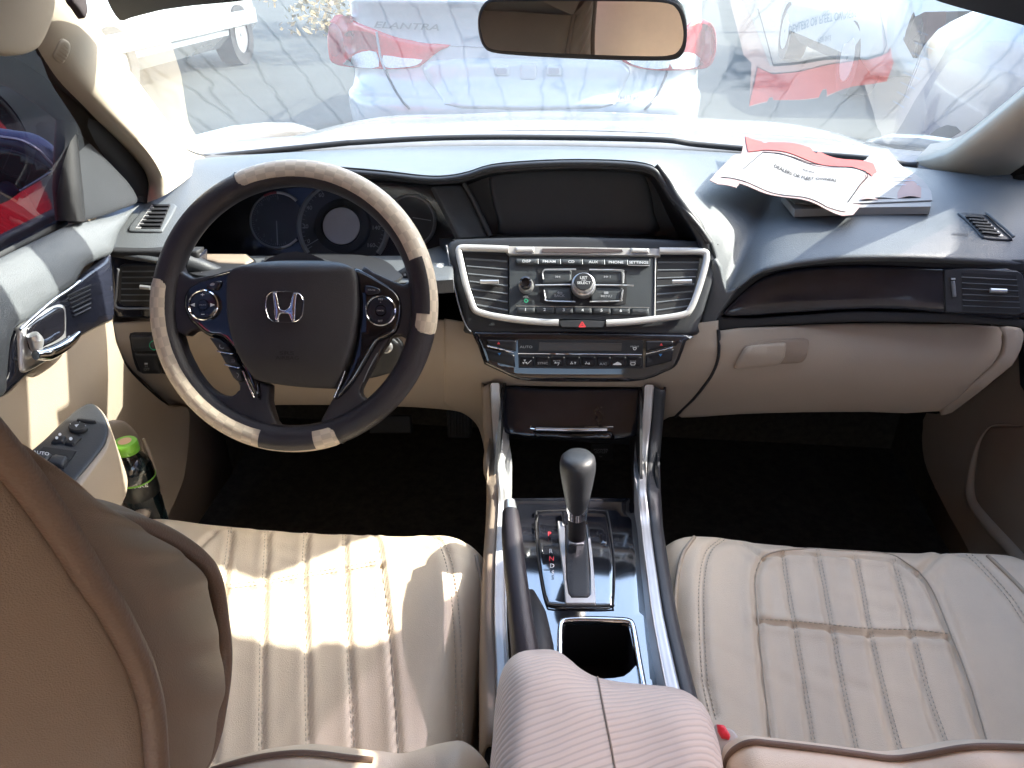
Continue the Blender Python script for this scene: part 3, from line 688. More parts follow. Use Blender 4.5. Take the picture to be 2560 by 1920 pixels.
# window pane, sash, mirror sail, weather strips
GL=pl3((-.735,1.3,.93),(-.735,.2,.94),(-.62,.6,1.34))
grid('window_glass',[[(-.735,-.08,.925),(-.735,.6,.93),(-.735,1.27,.93)],[(-.685,-.08,1.15),(-.68,.5,1.15),(-.685,1.05,1.12)],[(-.645,-.08,1.335),(-.64,.4,1.335),(-.64,.86,1.265)]],M['tint'],ld,3)
seal_out=seal_pts=c1(-400,130,-150,240,60,360,250,472,420,602,560,722,700,842,800,942,880,1072,895,1180,880,1250)
tube('door_frame',[PX(p,-.722) for p in c1(-300,290,-100,360,20,410,160,490,330,610,480,740,620,870,740,990,830,1100,862,1190,860,1250)],[.02]*8+[.017,.013],M['rubber'],ld,12)
fixn(tube('weather_strip',[PX(p,-.722) for p in e3(-40,60,130,200,300,300,400,372,500,460,590,540)],.0022,M['grey'],ld,6))
drape('mirror_sail',cr2(e3(600,540,700,640,830,770,950,900,1010,1010,985,1052,900,1082,800,1120,700,1150,590,1178),3,False)+cr2(e3(560,1185,545,1000,540,760,540,560),3,False),Pl((-.715,0,0),(1,-.1,.1)),M['dashdark'],ld,.0,.012,22,puff=10)
tube('window_channel',[PX(p,-.72) for p in e3(480,450,485,700,495,950,515,1170)],[.013,.016,.019,.019],M['black'],ld,10)
tube('sill_seal',[PX(p,-.738) for p in e3(-120,1480,0,1415,150,1340,300,1262,470,1172)],.006,M['rubber'],ld,8)
# outside mirror
dm=drape('side_mirror_shell',cr2(e3(-250,560,-60,548,0,556,150,580,260,635,330,700,395,790,370,830,250,900,150,950,0,1050,-250,1000),3),Pl((-.93,1.12,.95),(.35,-1,.05)),M['bluepaint'],ld,.0,.06,20,puff=20,label='door mirror seen through the side window')
drape('side_mirror_glass',cr2(e3(-250,700,-20,640,60,640,180,680,290,740,375,795,330,820,230,890,135,935,60,880,-250,900),2),Pl((-.93,1.12,.95),(.35,-1,.05)),M['piano'],dm,.004,.01,20,puff=6)
fixn(tube('side_mirror_edge',pxline(Pl((-.93,1.12,.95),(.35,-1,.05)),e3(0,556,150,580,260,635,330,700,395,785,330,840,150,948),.003,4),.0022,M['silver'],dm,6))
# ---- right door
rd=thing('car_door_unit','right front door with dark top and cream lower skin, partly in shade','car door',(.75,.8,.2))
ob=drape('door_skin',cr2(d1(1950,440,1945,560,1900,690,1800,790,1510,1000,1356,1008,1335,1100,1330,1180,1345,1300,1390,1420,1480,1600,1560,1740,1900,2300,2300,2300,2300,440),2),DR,M['beige'],rd,0,.025,30)
ob['label']='cream lower skin of the right door'
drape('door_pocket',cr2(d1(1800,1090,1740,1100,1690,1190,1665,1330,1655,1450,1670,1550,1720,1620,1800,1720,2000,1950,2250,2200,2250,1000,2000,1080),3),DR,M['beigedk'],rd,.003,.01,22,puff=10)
tube('pocket_rim',[DR.hit(p,.003) for p in d1(1950,1085,1850,1075,1760,1088,1700,1160,1660,1280,1640,1400,1640,1500,1665,1580,1760,1700,1900,1850,2100,2080,2300,2350)],[.0008,.001,.0015,.003,.005,.007,.009,.010,.011,.011,.011,.011],M['beige'],rd,12)
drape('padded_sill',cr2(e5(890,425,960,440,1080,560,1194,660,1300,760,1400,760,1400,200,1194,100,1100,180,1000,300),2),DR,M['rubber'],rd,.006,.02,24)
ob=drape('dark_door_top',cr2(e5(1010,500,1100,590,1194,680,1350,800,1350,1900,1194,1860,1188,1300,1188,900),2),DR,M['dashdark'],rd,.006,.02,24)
tube('trim_edge',[DR.hit(p,.010) for p in e5(960,455,1050,545,1130,615,1210,680,1300,760)],.003,M['dash'],rd,8)
GLR=pl3((.755,1.3,.93),(.755,.2,.94),(.63,.6,1.34))
grid('window_glass',[[(.757,-.08,.925),(.757,.6,.93),(.757,1.27,.93)],[(.70,-.08,1.15),(.70,.5,1.15),(.70,1.05,1.12)],[(.655,-.08,1.335),(.65,.4,1.335),(.65,.86,1.265)]],M['tint'],rd,3)
tube('door_frame',[PX(p,.752) for p in e5(870,430,930,360,980,270,1080,170,1200,80,1330,-20,1500,-140)],.016,M['rubber'],rd,12)
for sx,par in ((-1,ld),(1,rd)):
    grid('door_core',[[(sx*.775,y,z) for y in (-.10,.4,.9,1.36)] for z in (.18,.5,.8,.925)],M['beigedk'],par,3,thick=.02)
# ================================================================ bottle in the pocket
bt=e6(1035,345)[0]; BT=C+ray(bt)*1.06
bo=thing('bottle','small water bottle with a green cap and black label standing in the left door pocket','bottle',(BT.x,BT.y,BT.z-.22))
def lathe3(name,c,prof,m,par,n=32,axis=V((0,0,1)),sq=1.0,label=None):
    ax=axis.normalized(); a=ax.cross(V((0,1,0))).normalized(); b=ax.cross(a); vs=[];fs=[];k=len(prof)
    for i in range(n):
        A=2*math.pi*i/n
        for r,z in prof: vs.append(c+ax*z+a*r*math.cos(A)+b*r*math.sin(A)*sq)
    for i in range(n):
        j=(i+1)%n
        for q in range(k-1): fs.append((i*k+q,i*k+q+1,j*k+q+1,j*k+q))
    return fixn(link(name,vs,fs,m,par,40,label=label))
KB=1.0
body=[(.0,-.205),(.024,-.205),(.0275,-.20),(.0275,-.165),(.0262,-.160),(.0275,-.155),(.0275,-.130),(.0262,-.125),(.0275,-.12),(.0278,-.075),(.0272,-.055),(.024,-.040),(.018,-.028),(.0135,-.022),(.0135,-.008)]
KZ=.80; body=[(r*.95,z*KZ) for r,z in body]
lathe3('bottle_body',BT,body,M['bottleg'],bo)
lathe3('water',BT,[(0,-.16),(.0245,-.158),(.0245,-.10),(.0245,-.060),(.0240,-.046),(0,-.0459)],mat('water',(.02,.05,.06),.05,spec=.5),bo)
cp_=lathe3('cap',BT,[(.0162,-.016),(.0165,-.013),(.0158,-.012),(.0162,-.011),(.0162,-.002),(.0150,.0),(0,.0003)],M['cap'],bo)
lathe3('cap_sticker',BT,[(.009,.0009),(0,.0012)],mat('orange_sticker',(.65,.40,.25),.5),cp_)
lb=lathe3('label',BT,[(.0268,-.089),(.0270,-.088),(.0270,-.063),(.0268,-.062)],M['label'],bo)
lathe3('label_edge',BT,[(.0269,-.062),(.0272,-.0615),(.0272,-.060),(.0266,-.0595)],M['cap'],lb)
LS=Surf(lb); LS.t=1.1
texts('label_lettering',[('AWAKE',e6(1118,718)[0],9,-8,1.45)],LS,M['white'],lb,.0006)
shapes('label_leaf',[cr2(e6(1095,705,1090,685,1105,665,1125,660,1122,685,1108,700),2)],LS,M['cap'],lb,.0006)
# ================================================================ dashboard
da=thing('dashboard','full width dashboard: grey padded top, cream lower panel, vents, gauges, radio and glove box','dashboard',(0,1.2,.6))
Bk=[(-.84),(-.74),(-.68),(-.62),(-.55),(-.48),(-.42),(-.36),(-.30),(-.24),(-.18),(-.13),(-.09),(-.04),(.01),(.06),(.10),(.14),(.18),(.22),(.26),(.29),(.32),(.35),(.38),(.41),(.45),(.51),(.58),(.66),(.78),(.86)]
Ft=[(180,545,1.05),(238,550,1.05),(300,556,1.045),(352,560,1.05),(405,520,1.10),(445,440,1.145),(510,385,1.17),(600,362,1.18),(691,358,1.185),(820,367,1.18),(915,378,1.175),(965,378,1.172),(1010,370,1.17),(1062,354,1.17),(1150,346,1.17),(1248,343,1.17),(1350,346,1.17),(1408,356,1.165),(1430,380,1.16),(1450,412,1.15),(1482,448,1.13),(1512,484,1.12),(1533,515,1.115),(1546,550,1.11),(1554,592,1.10),(1566,640,1.088),(1596,618,1.08),(1650,583,1.072),(1768,561,1.065),(1875,555,1.06),(2016,557,1.06),(2211,569,1.06)]
cols_=[]
for xb,(fx,fy,Y) in zip(Bk,Ft):
    Fp=PY(o(fx,fy)[0],Y); yb_=yb(xb)-.012 if abs(xb)<.8 else 1.36; B=V((xb,yb_,.930)); pw=min(2.8,max(1.6,1.6+(.97-Fp.z)/.12*1.2)) if fx>1300 else 1.7
    col=[B+V((0,.05,-.035)),B+V((0,.012,-.006))]
    for t in (0.04,.12,.25,.4,.55,.7,.82,.92,1.0):
        q=B.lerp(Fp,t); q.z=B.z+.006*math.sin(min(1,t*4)*math.pi/2)+(Fp.z-B.z-.006)*t**pw; col.append(q)
    cols_.append(col)
rows=[list(r) for r in zip(*cols_)]
# roll the front edge under
under=[]
last=rows[-1]
for q,(fx,fy,Y) in zip(last,Ft): under.append(q+V((0,.008,-.010)))
rows.append(under)
pad=grid('padded_top',rows,M['dash'],da,3,3,smooth=70); PD_=Surf(pad); PD_.t=1.2
pad['label']='grey padded dashboard top in full sun'
# lips of the two hoods, as a soft black roll, and the walls going back to the instruments
lipc=o(412,500,445,440,510,388,600,366,691,362,820,371,915,381,965,381,1010,373,1062,357,1150,349,1248,346,1350,349,1408,359,1430,383,1450,415,1482,451,1512,487,1533,518)
lipY=[1.105,1.145,1.17,1.18,1.185,1.18,1.175,1.172,1.17,1.17,1.17,1.17,1.17,1.165,1.16,1.15,1.13,1.12,1.115]
LP=[PY(p,y-.003)+V((0,-.001,-.0045)) for p,y in zip(lipc,lipY)]
tube('hood_lip',LP,.0045,M['dashdark'],da,10)
def inner(pts,Y): return [PY(p,Y) for p in pts]
W1=[p+V((0,.004,-.006)) for p in LP]
W2=inner(o(425,530,455,470,520,410,605,388,691,382,820,392,915,400,965,402,1010,396,1064,378,1150,369,1248,367,1350,369,1395,378,1412,395,1425,420,1440,460,1452,490,1460,518),1.27)
W2m=[a.lerp(b,.5)+V((0,0,.004)) for a,b in zip(W1,W2)]
grid('hood_lining',[W1,W2m,W2],M['dashdark'],da,3,3,thick=.004,off=0)
# display: shelf, side wedge, glass
CP=Pl(PY(o(1200,440)[0],1.262),(0,-.93,.30))
dp=drape('display_bezel',cr2(c2(650,1060,1000,985,1500,950,1880,955,1980,985,2080,1090,2180,1260,2250,1420,2230,1470,600,1470,620,1200),2),CP,M['dashdark'],da,.0,.02,26)
sc_=drape('display_screen',cr2(c2(985,1055,1010,1010,1060,992,1300,986,1600,985,1840,990,1885,1020,1920,1100,1945,1240,1945,1368,1500,1372,1066,1368,1040,1300,1005,1180),3),CP,M['screen'],da,.006,.006,22,puff=9)
sc_['label']='dark blank display screen'
drape('left_wedge',c2(660,1082,830,1072,995,1378,812,1388),pl3(PY(c2(830,1072)[0],1.245),PY(c2(995,1378)[0],1.215),PY(c2(700,1200)[0],1.20)),M['dash'],da,.0,.01,20,puff=4)
tube('wedge_ridge',[PY(p,y) for p,y in zip(c2(838,1070,890,1160,945,1275,992,1372),(1.24,1.23,1.22,1.21))],.004,M['dash'],da,8)
rows=[[PY(p,1.255) for p in c2(690,1378,1000,1362,1400,1358,1800,1360,2090,1378)],[PY(p,1.19) for p in c2(700,1405,1000,1385,1400,1375,1850,1385,2180,1415)],[PY(p,1.135) for p in c2(740,1440,1000,1425,1400,1415,1850,1425,2215,1450)],[PY(p,1.13) for p in c2(740,1475,1000,1470,1400,1465,1850,1470,2215,1490)]]
grid('display_shelf',rows,M['dashdark'],da,4,4,thick=.01)
tube('hood_side_roll',[PY(p,y) for p,y in zip(c2(1960,960,2030,1060,2070,1140,2140,1240,2200,1330,2240,1420,2262,1490),(1.165,1.155,1.145,1.13,1.125,1.12,1.115))],[.004,.006,.008,.009,.010,.009,.006],M['dashdark'],da,12)
# instruments
GP=Pl(PY(o(700,480)[0],1.235),(0,-.93,.33))
ic=drape('instrument_cluster',cr2(d5(180,560,230,420,330,250,470,120,700,30,1000,0,1500,0,1900,20,2100,110,2200,300,2260,480,2230,560),3),GP,M['screen'],da,.0,.01,24)
ic.data.materials[0]=M['gloss']
def gauge(nm,cx,cy_,r,a0,a1,rw,label=None):
    g_=lathe(nm,(cx,cy_),[(r-rw*.9,.003),(0,.002)],GP,M['dashdark'],ic,label=label)
    lathe('dial_ring',(cx,cy_),[(r-rw,.0045),(r-rw*.5,.0065),(r,.0045),(r,.001)],GP,M['grey'],g_,a0,a1,60); return g_
T0=d5(850,300)[0]; tg_=gauge('rev_counter',T0[0],T0[1],182*.3391+8,0,0,5,'rev counter') if False else None
tc_=d5(872,298)[0]; g1=lathe('rev_counter',tc_,[(64,.003),(0,.002)],GP,M['dashdark'],ic)
lathe('dial_ring',tc_,[(64,.0045),(67,.0062),(70,.0045),(71,.001)],GP,M['grey'],g1,150,405,60,1.02)
lathe('dial_ring_light',tc_,[(64.5,.0066),(68,.0074),(70.5,.0066)],GP,M['silverp'],g1,0,46,16,1.02); lathe('dial_ring_light',tc_,[(64.5,.0066),(68,.0074),(70.5,.0066)],GP,M['silverp'],g1,133,170,14,1.02)
lathe('red_zone',tc_,[(64.5,.0066),(68,.0074),(70.5,.0066)],GP,mat('dim_red',(.25,.03,.04),.5),g1,-28,0,10,1.02)
sc2=d5(1355,340)[0]; g2=lathe('speedometer',sc2,[(108,.003),(0,.002)],GP,M['dashdark'],ic)
ob=lathe('dial_ring',sc2,[(104,.0045),(110,.007),(116,.0045),(117,.001)],GP,M['grey'],g2,-128,128,90)
lathe('hub_ring',sc2,[(70,.003),(67,.012),(50,.016),(46,.010)],GP,M['black'],g2)
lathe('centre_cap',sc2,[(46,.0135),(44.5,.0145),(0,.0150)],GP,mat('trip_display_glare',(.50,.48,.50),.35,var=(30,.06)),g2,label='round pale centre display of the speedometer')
fc=d5(1850,305)[0]; g3=lathe('fuel_gauge',fc,[(60,.003),(0,.002)],GP,M['dashdark'],ic)
lathe('dial_ring',fc,[(57,.0045),(60.5,.0062),(64,.0045),(65,.001)],GP,M['grey'],g3,-50,165,60,1.06)
tk=[]
for i in range(41):
    A=math.radians(-123+i*6.1); r0,r1=(97,103.5) if i%5 else (92,103.5)
    if A<math.radians(35) or A>math.radians(75): tk.append(lineshape((sc2[0]+r0*math.sin(A),sc2[1]-r0*math.cos(A)),(sc2[0]+r1*math.sin(A),sc2[1]-r1*math.cos(A)),1.1 if i%5 else 1.8))
shapes('dial_ticks',tk,GP,M['grey'],g2,.0042)
tk=[]
for i in range(41):
    A=math.radians(160+i*5); r0,r1=(59,63.5) if i%5 else (56,63.5); tk.append(lineshape((tc_[0]+r0*math.sin(A),tc_[1]-r0*math.cos(A)),(tc_[0]+r1*math.sin(A),tc_[1]-r1*math.cos(A)),.9))
shapes('dial_ticks',tk,GP,M['grey'],g1,.0042)
texts('dial_numbers',[(s,d5(x,y)[0],10,0,1) for s,x,y in (('0',1103,450),('20',1080,342),('40',1108,205),('60',1196,112),('140',1597,352),('160',1560,480))],GP,M['printgrey'],g2,.0045)
texts('dial_numbers',[(s,d5(x,y)[0],7.5,0,1) for s,x,y in (('1',828,442),('2',775,408),('3',735,360),('4',717,297),('5',727,235),('6',758,180),('7',812,148),('8',876,135))],GP,M['printdim'],g1,.0045)
shapes('needle',[lineshape(d5(1085,495)[0],d5(1192,432)[0],2.4)],GP,M['grey'],g2,.012); shapes('needle',[lineshape(d5(872,302)[0],d5(880,480)[0],3.0)],GP,M['printgrey'],g1,.008); shapes('needle',[lineshape(d5(1870,278)[0],d5(2005,300)[0],2.0)],GP,M['printgrey'],g3,.008)
drape('cluster_lens',cr2(d5(200,540,250,420,350,250,490,120,700,40,1000,10,1500,10,1880,40,2080,130,2170,300,2220,470,2190,545),3),GP,M['clearlens'],ic,.026,.001,60)
# lower frame of the instruments and the black gap behind the wheel
SHP=pl3(PY(o(420,560)[0],1.13),PY(o(1000,556)[0],1.13),PY(o(700,535)[0],1.19))
drape('cluster_sill',cr2(d5(170,535,260,545,600,548,1200,552,1800,548,2080,470,2120,470,2160,540,2160,720,1500,760,700,760,60,760,100,600),1),SHP,M['dash'],da,.0,.02,24,puff=10)
drape('sill_recess',cr2(d5(205,568,400,568,620,570,650,575,680,600,712,625,690,700,400,740,190,700,185,610),2),SHP,M['black'],da,.006,.004,20,label='black gap under the instruments')
drape('recess_panel',cr2(d5(215,578,400,576,640,578,700,625,640,650,430,640,215,590),1),SHP,M['beigedk'],da,.009,.004,16,puff=5)
drape('column_recess',cr2(d5(775,612,840,585,1100,570,1400,572,1600,600,1690,640,1740,690,1760,760,1300,900,800,800),3),SHP,M['black'],da,.006,.004,20)
# lower dash surface
def g_(z): return float(np.interp(z,[.50,.56,.60,.66,.70,.74,.78,.82],[1.16,1.115,1.085,1.058,1.046,1.05,1.075,1.10]))
def dfh(p):
    Y=1.06
    for _ in range(12): q=PY(p,Y); Y=.5*Y+.5*g_(q.z)
    return PY(p,Y)
DF=Fn(dfh)
kn=drape('lower_panel',cr2(c4(612,450,640,455,850,440,1200,440),1,False)+o(960,690,1010,708,1035,722)+cr2(e7(2080,-260,2080,-60,2092,0,2100,60,2120,400,2130,700,2140,1080,2105,1080,2100,700,2090,400,2068,250,2030,160,1960,100,1880,75,1700,58,1540,50,1200,40,600,40,200,42,60,42),3,False)+c4(930,915,860,850,800,790,720,720,680,660,650,590,628,520),DF,M['beige'],da,.0,.02,24,puff=8)
kn['label']='cream knee panel under the steering wheel'
ce=drape('centre_panel',o(960,688,1040,700,1490,700,1552,692,1552,760,1545,800,1510,850,1478,893,1445,900,1416,916,1408,930,1408,836,1066,832,1062,960,1050,950,1030,905,990,885,960,870),DF,M['beige'],da,.003,.02,24,puff=8)
fixn(tube('panel_seam',pxline(DF,c4(615,450,628,520,640,590,690,680,790,790,860,855,940,918),.0015),.0018,M['black'],da,6))
# switch pod at the left end
po=drape('switch_pod',cr2(c4(720,515,780,510,900,510,980,515,990,730,900,733,790,730,760,715,735,640,722,560),2),DF,M['black'],da,.004,.006,18,puff=5)
for q,l_ in ((c4(735,520,855,520,870,600,745,600),None),(c4(750,612,880,612,900,722,790,722),'button with the skid symbol and OFF')): drape('pod_button',q,DF,M['dashdark'],po,.0085,.005,14,puff=3,label=l_)
lathe('eco_ring',c4(868,570)[0],[(10,.0095),(12,.0095)],DF,M['green'],po,0,360,24)
texts('pod_lettering',[('OFF',c4(824,690)[0],5.5,0,1.1),('ss',c4(822,675)[0],6,0,1.3)],DF,M['printgrey'],po,.0098); shapes('skid_symbol',[rrect(*c4(812,656)[0],*c4(830,666)[0],1)],DF,M['white'],po,.0098)
# glove box
gb=drape('glove_box',cr2(d1(92,505,400,480,900,458,1400,462,1780,478,1808,540,1805,620,1760,700,1640,810,1430,985,1000,990,600,992,200,1005,-60,1022,-170,1010,-60,900,40,770,82,680,90,600),2),DF,M['beige'],da,.007,.02,22,puff=9)
gb['label']='cream glove box door on the passenger side'
fixn(tube('glove_box_seam',pxline(DF,d1(86,500,90,600,82,680,40,775,-60,905,-175,1018),.0035),.0026,M['black'],da,6))
drape('dash_end_panel',cr2(d1(1795,480,1930,490,1945,560,1900,680,1820,760,1510,998,1440,990,1640,815,1765,705,1815,620,1820,540),2),DF,M['beige'],da,.005,.02,20,puff=8)
hr=drape('handle_recess',cr2(d1(180,700,200,660,230,615,270,590,400,565,560,553,620,558,630,580,620,640,600,675,560,690,400,700,210,722,175,722),2),DF,M['beigedk'],gb,.0105,.004,12,puff=3)
drape('glove_box_handle',cr2(d1(182,705,205,655,235,615,280,598,400,585,470,580,488,590,482,640,455,685,430,697,300,712,200,720),2),DF,M['beige'],gb,.0175,.008,12,puff=7)
# long glossy passenger trim
TP=pl3(PY(d1(200,400)[0],1.075),PY(d1(1400,400)[0],1.045),PY(d1(800,110)[0],1.085))
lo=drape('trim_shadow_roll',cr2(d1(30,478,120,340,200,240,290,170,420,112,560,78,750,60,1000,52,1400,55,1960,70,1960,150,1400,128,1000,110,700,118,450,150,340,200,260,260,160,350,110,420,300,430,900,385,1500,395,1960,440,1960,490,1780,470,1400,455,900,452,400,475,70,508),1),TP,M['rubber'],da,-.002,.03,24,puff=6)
tr2=drape('glossy_trim',cr2(d1(120,405,170,335,260,250,350,185,480,140,700,112,1000,104,1400,120,1600,126,1940,150,1950,420,1500,398,1200,372,900,372,500,395,250,412),3),TP,M['gloss'],da,.004,.02,22,puff=26)
tr2['label']='long glossy dark trim in front of the passenger'
def vent(name,outer,inner_,S,par,nsl,lab,frame='dashdark',cant=0,tab=None,tabm='silver',slat=.0016,sm='dash',lift=.004):
    v_=drape(name,outer,S,M[frame],par,lift,.012,14,puff=3,label=lab)
    drape('duct_opening',inner_,S,M['black'],v_,lift+.0006,.002,14)
    A_,B_,C_,D_=inner_ if len(inner_)==4 else (inner_[0],inner_[1],inner_[2],inner_[3])
    def L(a,b,t): return (a[0]+(b[0]-a[0])*t,a[1]+(b[1]-a[1])*t)
    for i in range(nsl):
        t=(i+.8)/(nsl+.6); p,q=L(A_,D_,t),L(B_,C_,t)
        P0,P1=S.hit(p,lift+.0015),S.hit(q,lift+.0015)
        back=(S.hit(p,lift-.010)-P0); dn=V((0,0,-.0035))
        vs=[P0,P1,P1+V((0,0,-slat)),P0+V((0,0,-slat)),P0+V((0,.008,.004)),P1+V((0,.008,.004))]
        fs=[(0,1,2,3),(0,4,5,1)]
        link('slat',vs,fs,M[sm],v_,0)
    if tab:
        a,b=tab; tube('vent_tab',[S.hit(a,lift+.006),S.hit(b,lift+.006)],.0035,M[tabm],v_,8,n=2)
    return v_
# passenger side vent
vr=vent('side_vent',cr2(d1(1452,130,1600,122,1900,138,1935,160,1948,270,1945,395,1900,408,1700,402,1460,392),1),d1(1556,150,1888,168,1916,392,1566,380),TP,da,6,'right outer air vent with one bright tab',tab=d1(1722,257,1820,261),lift=.008,sm='dashdark')
drape('vent_wheel_slot',cr2(d1(1488,175,1520,172,1530,300,1498,306),1),TP,M['black'],vr,.0095,.003,10)
drape('vent_wheel',d1(1492,200,1517,198,1526,298,1502,300),TP,M['grey'],vr,.0125,.004,10,puff=3)
drape('vent_wheel_mark',d1(1492,182,1515,182,1515,192,1492,192),TP,M['white'],vr,.013,.003,10)
# driver side vent and its gloss surround
TL=pl3(PY(o(250,560)[0],1.05),PY(o(340,680)[0],1.045),PY(o(340,560)[0],1.055))
drape('left_vent_surround',cr2(c4(612,70,700,78,900,80,1100,80,1100,440,850,436,640,430,618,400,620,200),1),TL,M['gloss'],da,.0,.03,20,puff=8)
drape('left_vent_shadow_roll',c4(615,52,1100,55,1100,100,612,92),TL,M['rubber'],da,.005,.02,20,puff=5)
vl=vent('side_vent',cr2(c4(668,140,690,130,1000,128,1000,362,690,360,660,340),1),c4(688,140,1000,138,1000,352,678,352),TL,da,6,'left outer air vent half hidden by the steering wheel',tab=c4(795,246,850,252),lift=.006)
fixn(tube('chrome_edge',pxline(TL,c4(672,150,660,300,655,345,690,366,850,368),.010),.0018,M['grey'],vl,6))
# defroster vents at the two ends of the top
vq_=drape('defroster_vent',cr2(c1(930,1260,1070,1258,1078,1290,1030,1380,1000,1425,980,1432,830,1430,795,1425,795,1400,850,1330,900,1275),2),PD_,M['dash'],da,.003,.006,12,puff=3,label='small side window vent at the left end of the dashboard')
dv=c1(945,1272,1050,1270,990,1415,850,1415); drape('duct_opening',dv,PD_,M['black'],vq_,.0036,.002,10)
def L2(a,b,t): return (a[0]+(b[0]-a[0])*t,a[1]+(b[1]-a[1])*t)
drape('duct_side',c1(935,1272,960,1270,870,1415,838,1415),PD_,M['silverp'],vq_,.0040,.002,10)
for i in range(6):
    t=(i+.15)/6; a=L2(dv[0],dv[3],t); b=L2(dv[1],dv[2],t); q=[a,b,(b[0]-3,b[1]+4.5),(a[0]+3,a[1]+4.0)]
    drape('fin',q,PD_,M['black'],vq_,.0065,.003,10)
vq_=drape('defroster_vent',cr2(e5(640,445,760,452,880,465,960,540,1090,655,1085,672,1000,672,850,655,800,600,700,500),2),PD_,M['dashdark'],da,.003,.006,12,puff=3,label='small side window vent at the right end of the dashboard')
dv=e5(700,485,850,495,1005,655,850,640); drape('duct_opening',dv,PD_,M['black'],vq_,.0036,.002,10)
drape('duct_side',e5(825,492,850,495,1010,645,975,652),PD_,M['silverp'],vq_,.0040,.002,10)
for i in range(6):
    t=(i+.1)/6; a=L2(dv[0],dv[3],t); b=L2(dv[1],dv[2],t); q=[a,b,(b[0]+1,b[1]+4.0),(a[0]+1,a[1]+4.0)]
    drape('fin',q,PD_,M['black'],vq_,.0065,.003,10)
tube('vent_edge',pxline(PD_,e5(870,468,960,545,1040,615,1092,665),.006),.0022,M['dash'],vq_,8)
texts('srs_mark',[('AIRBAG',e5(665,618)[0],5.5,4,1.5)],PD_,M['dashdark'],da,.0012)
# ---------------- centre stack
SP=pl3(PY(o(1260,540)[0],1.112),PY(o(1260,700)[0],1.043),PY(o(1260,540)[0],1.112)+V((1,0,0)))
drape('pad_corner',cr2(o(1538,560,1556,575,1570,630,1596,616,1575,650,1556,675,1538,704,1520,712,1515,690,1530,640),2),pl3(PY(o(1545,600)[0],1.092),PY(o(1535,700)[0],1.072),PY(o(1600,620)[0],1.077)),M['dash'],da,0,.03,20,puff=5)
st=drape('centre_stack',cr2(c6(55,160,110,120,170,112,1000,95,2050,130,2110,180,2118,300,2090,450,2040,620,1985,780,1900,850,1000,830,250,830,190,760,120,470,70,260),2),SP,M['dashdark'],da,.0,.05,22,puff=14)
fixn(tube('stack_seam',pxline(SP,c6(52,170,95,400,150,640,200,780,240,832),.004),.0012,M['grey'],da,6))
sb=drape('start_cap',circ(c6(8,350)[0],17,24),Pl(SP.p,(0,-.9,.35)),M['silverp'],da,.022,.02,10,puff=14,label='round pale knob left of the centre vents')
# silver surround
SB=drape('silver_surround',cr2(c6(500,180,1100,188,1680,200,1690,262,1100,256,520,250),0) if False else c6(470,180,800,184,1100,189,1400,194,1700,199,1690,262,1400,260,1100,256,800,253,530,250,505,222,470,214),SP,M['silverp'],st,.010,.012,14,puff=3)
ribbon('frame_moulding',c6(530,206,400,200,250,196,175,196,152,208,152,240,175,350,205,480,240,590,262,650,290,680,370,705,500,730,650,750,800,762,912,766),16,SP,M['silverp'],SB,.008,.0045,label='left half of the silver frame')
ribbon('frame_moulding',c6(1680,218,1850,220,1980,222,2030,232,2040,262,2030,330,1995,460,1950,590,1915,665,1880,700,1780,722,1600,745,1430,762,1275,770),16,SP,M['silverp'],SB,.008,.0045,label='right half of the silver frame')
SB['label']='satin silver frame around radio and centre vents'
for q in (c6(585,195,725,195,725,232,585,232),c6(1460,200,1600,205,1600,240,1460,236)): drape('top_button',q,SP,M['silverp'],SB,.0125,.003,10,puff=2)
drape('disc_slot',cr2(c6(788,205,1100,203,1395,212,1400,228,1100,238,785,230),1),SP,mat('slot_brown',(.10,.08,.08),.4),SB,.0112,.003,12)
for q in (c6(590,232,725,232,705,243,605,243),c6(1465,238,1600,241,1585,250,1480,248)): drape('button_shadow_gap',q,SP,M['grey'],SB,.0112,.002,12)
drape('right_pin_strip',c6(1642,262,1660,262,1655,400,1652,720,1636,722,1640,500),SP,M['silverp'],SB,.008,.006,14,puff=2)
# centre vents
vent('centre_vent',c6(180,212,500,212,530,260,526,715,380,700,290,670,245,560),c6(186,225,518,245,524,718,270,670),SP,st,7,'left centre air vent',tab=c6(315,456,455,456),frame='dashdark',lift=.003)
vent('centre_vent',c6(1662,252,1998,255,1990,350,1940,560,1900,672,1760,715,1655,722),c6(1672,252,1995,258,1905,680,1655,720),SP,st,7,'right centre air vent',tab=c6(1778,456,1925,452),frame='dashdark',lift=.003)
# radio
ra=drape('radio_face',c6(532,255,1100,258,1640,265,1640,725,1275,748,912,740,700,732,532,712),SP,M['dashdark'],st,.0065,.012,20,puff=2)
ra.data.materials[0]=mat('radio_plastic',(.055,.062,.068),.45,bump=(900,.2),var=(10,.1))
ra['label']='grey radio face with knobs and two rows of buttons'
RD=SP
names=('DISP','FM/AM','CD','AUX','PHONE','SETTINGS'); xs_=[582,755,925,1092,1260,1435,1605]
for i,nm in enumerate(names):
    x0,x1=xs_[i]+3,xs_[i+1]-3; dy=lambda x:(x-582)*.012
    b=drape('radio_button',c6(x0,278+dy(x0),x1,278+dy(x1),x1,324+dy(x1),x0,320+dy(x0)),SP,ra.data.materials[0],ra,.0105,.005,14,puff=2.5)
    texts('button_lettering',[(nm,c6((x0+x1)/2,304+dy(x0))[0],6.2,.8,1.25)],SP,M['white'],b,.0135)
    if i: fixn(tube('button_divider',[SP.hit(p,.0108) for p in c6(xs_[i],280+dy(x0),xs_[i]+2,318+dy(x0))],.0005,M['white'],ra,5,n=2))
fixn(tube('button_row_edge',[SP.hit(p,.0108) for p in c6(1605,285,1605,335,1440,332)],.0007,M['silver'],ra,5,n=0))
xs2=[590,735,880,1025,1168,1312,1460,1602]
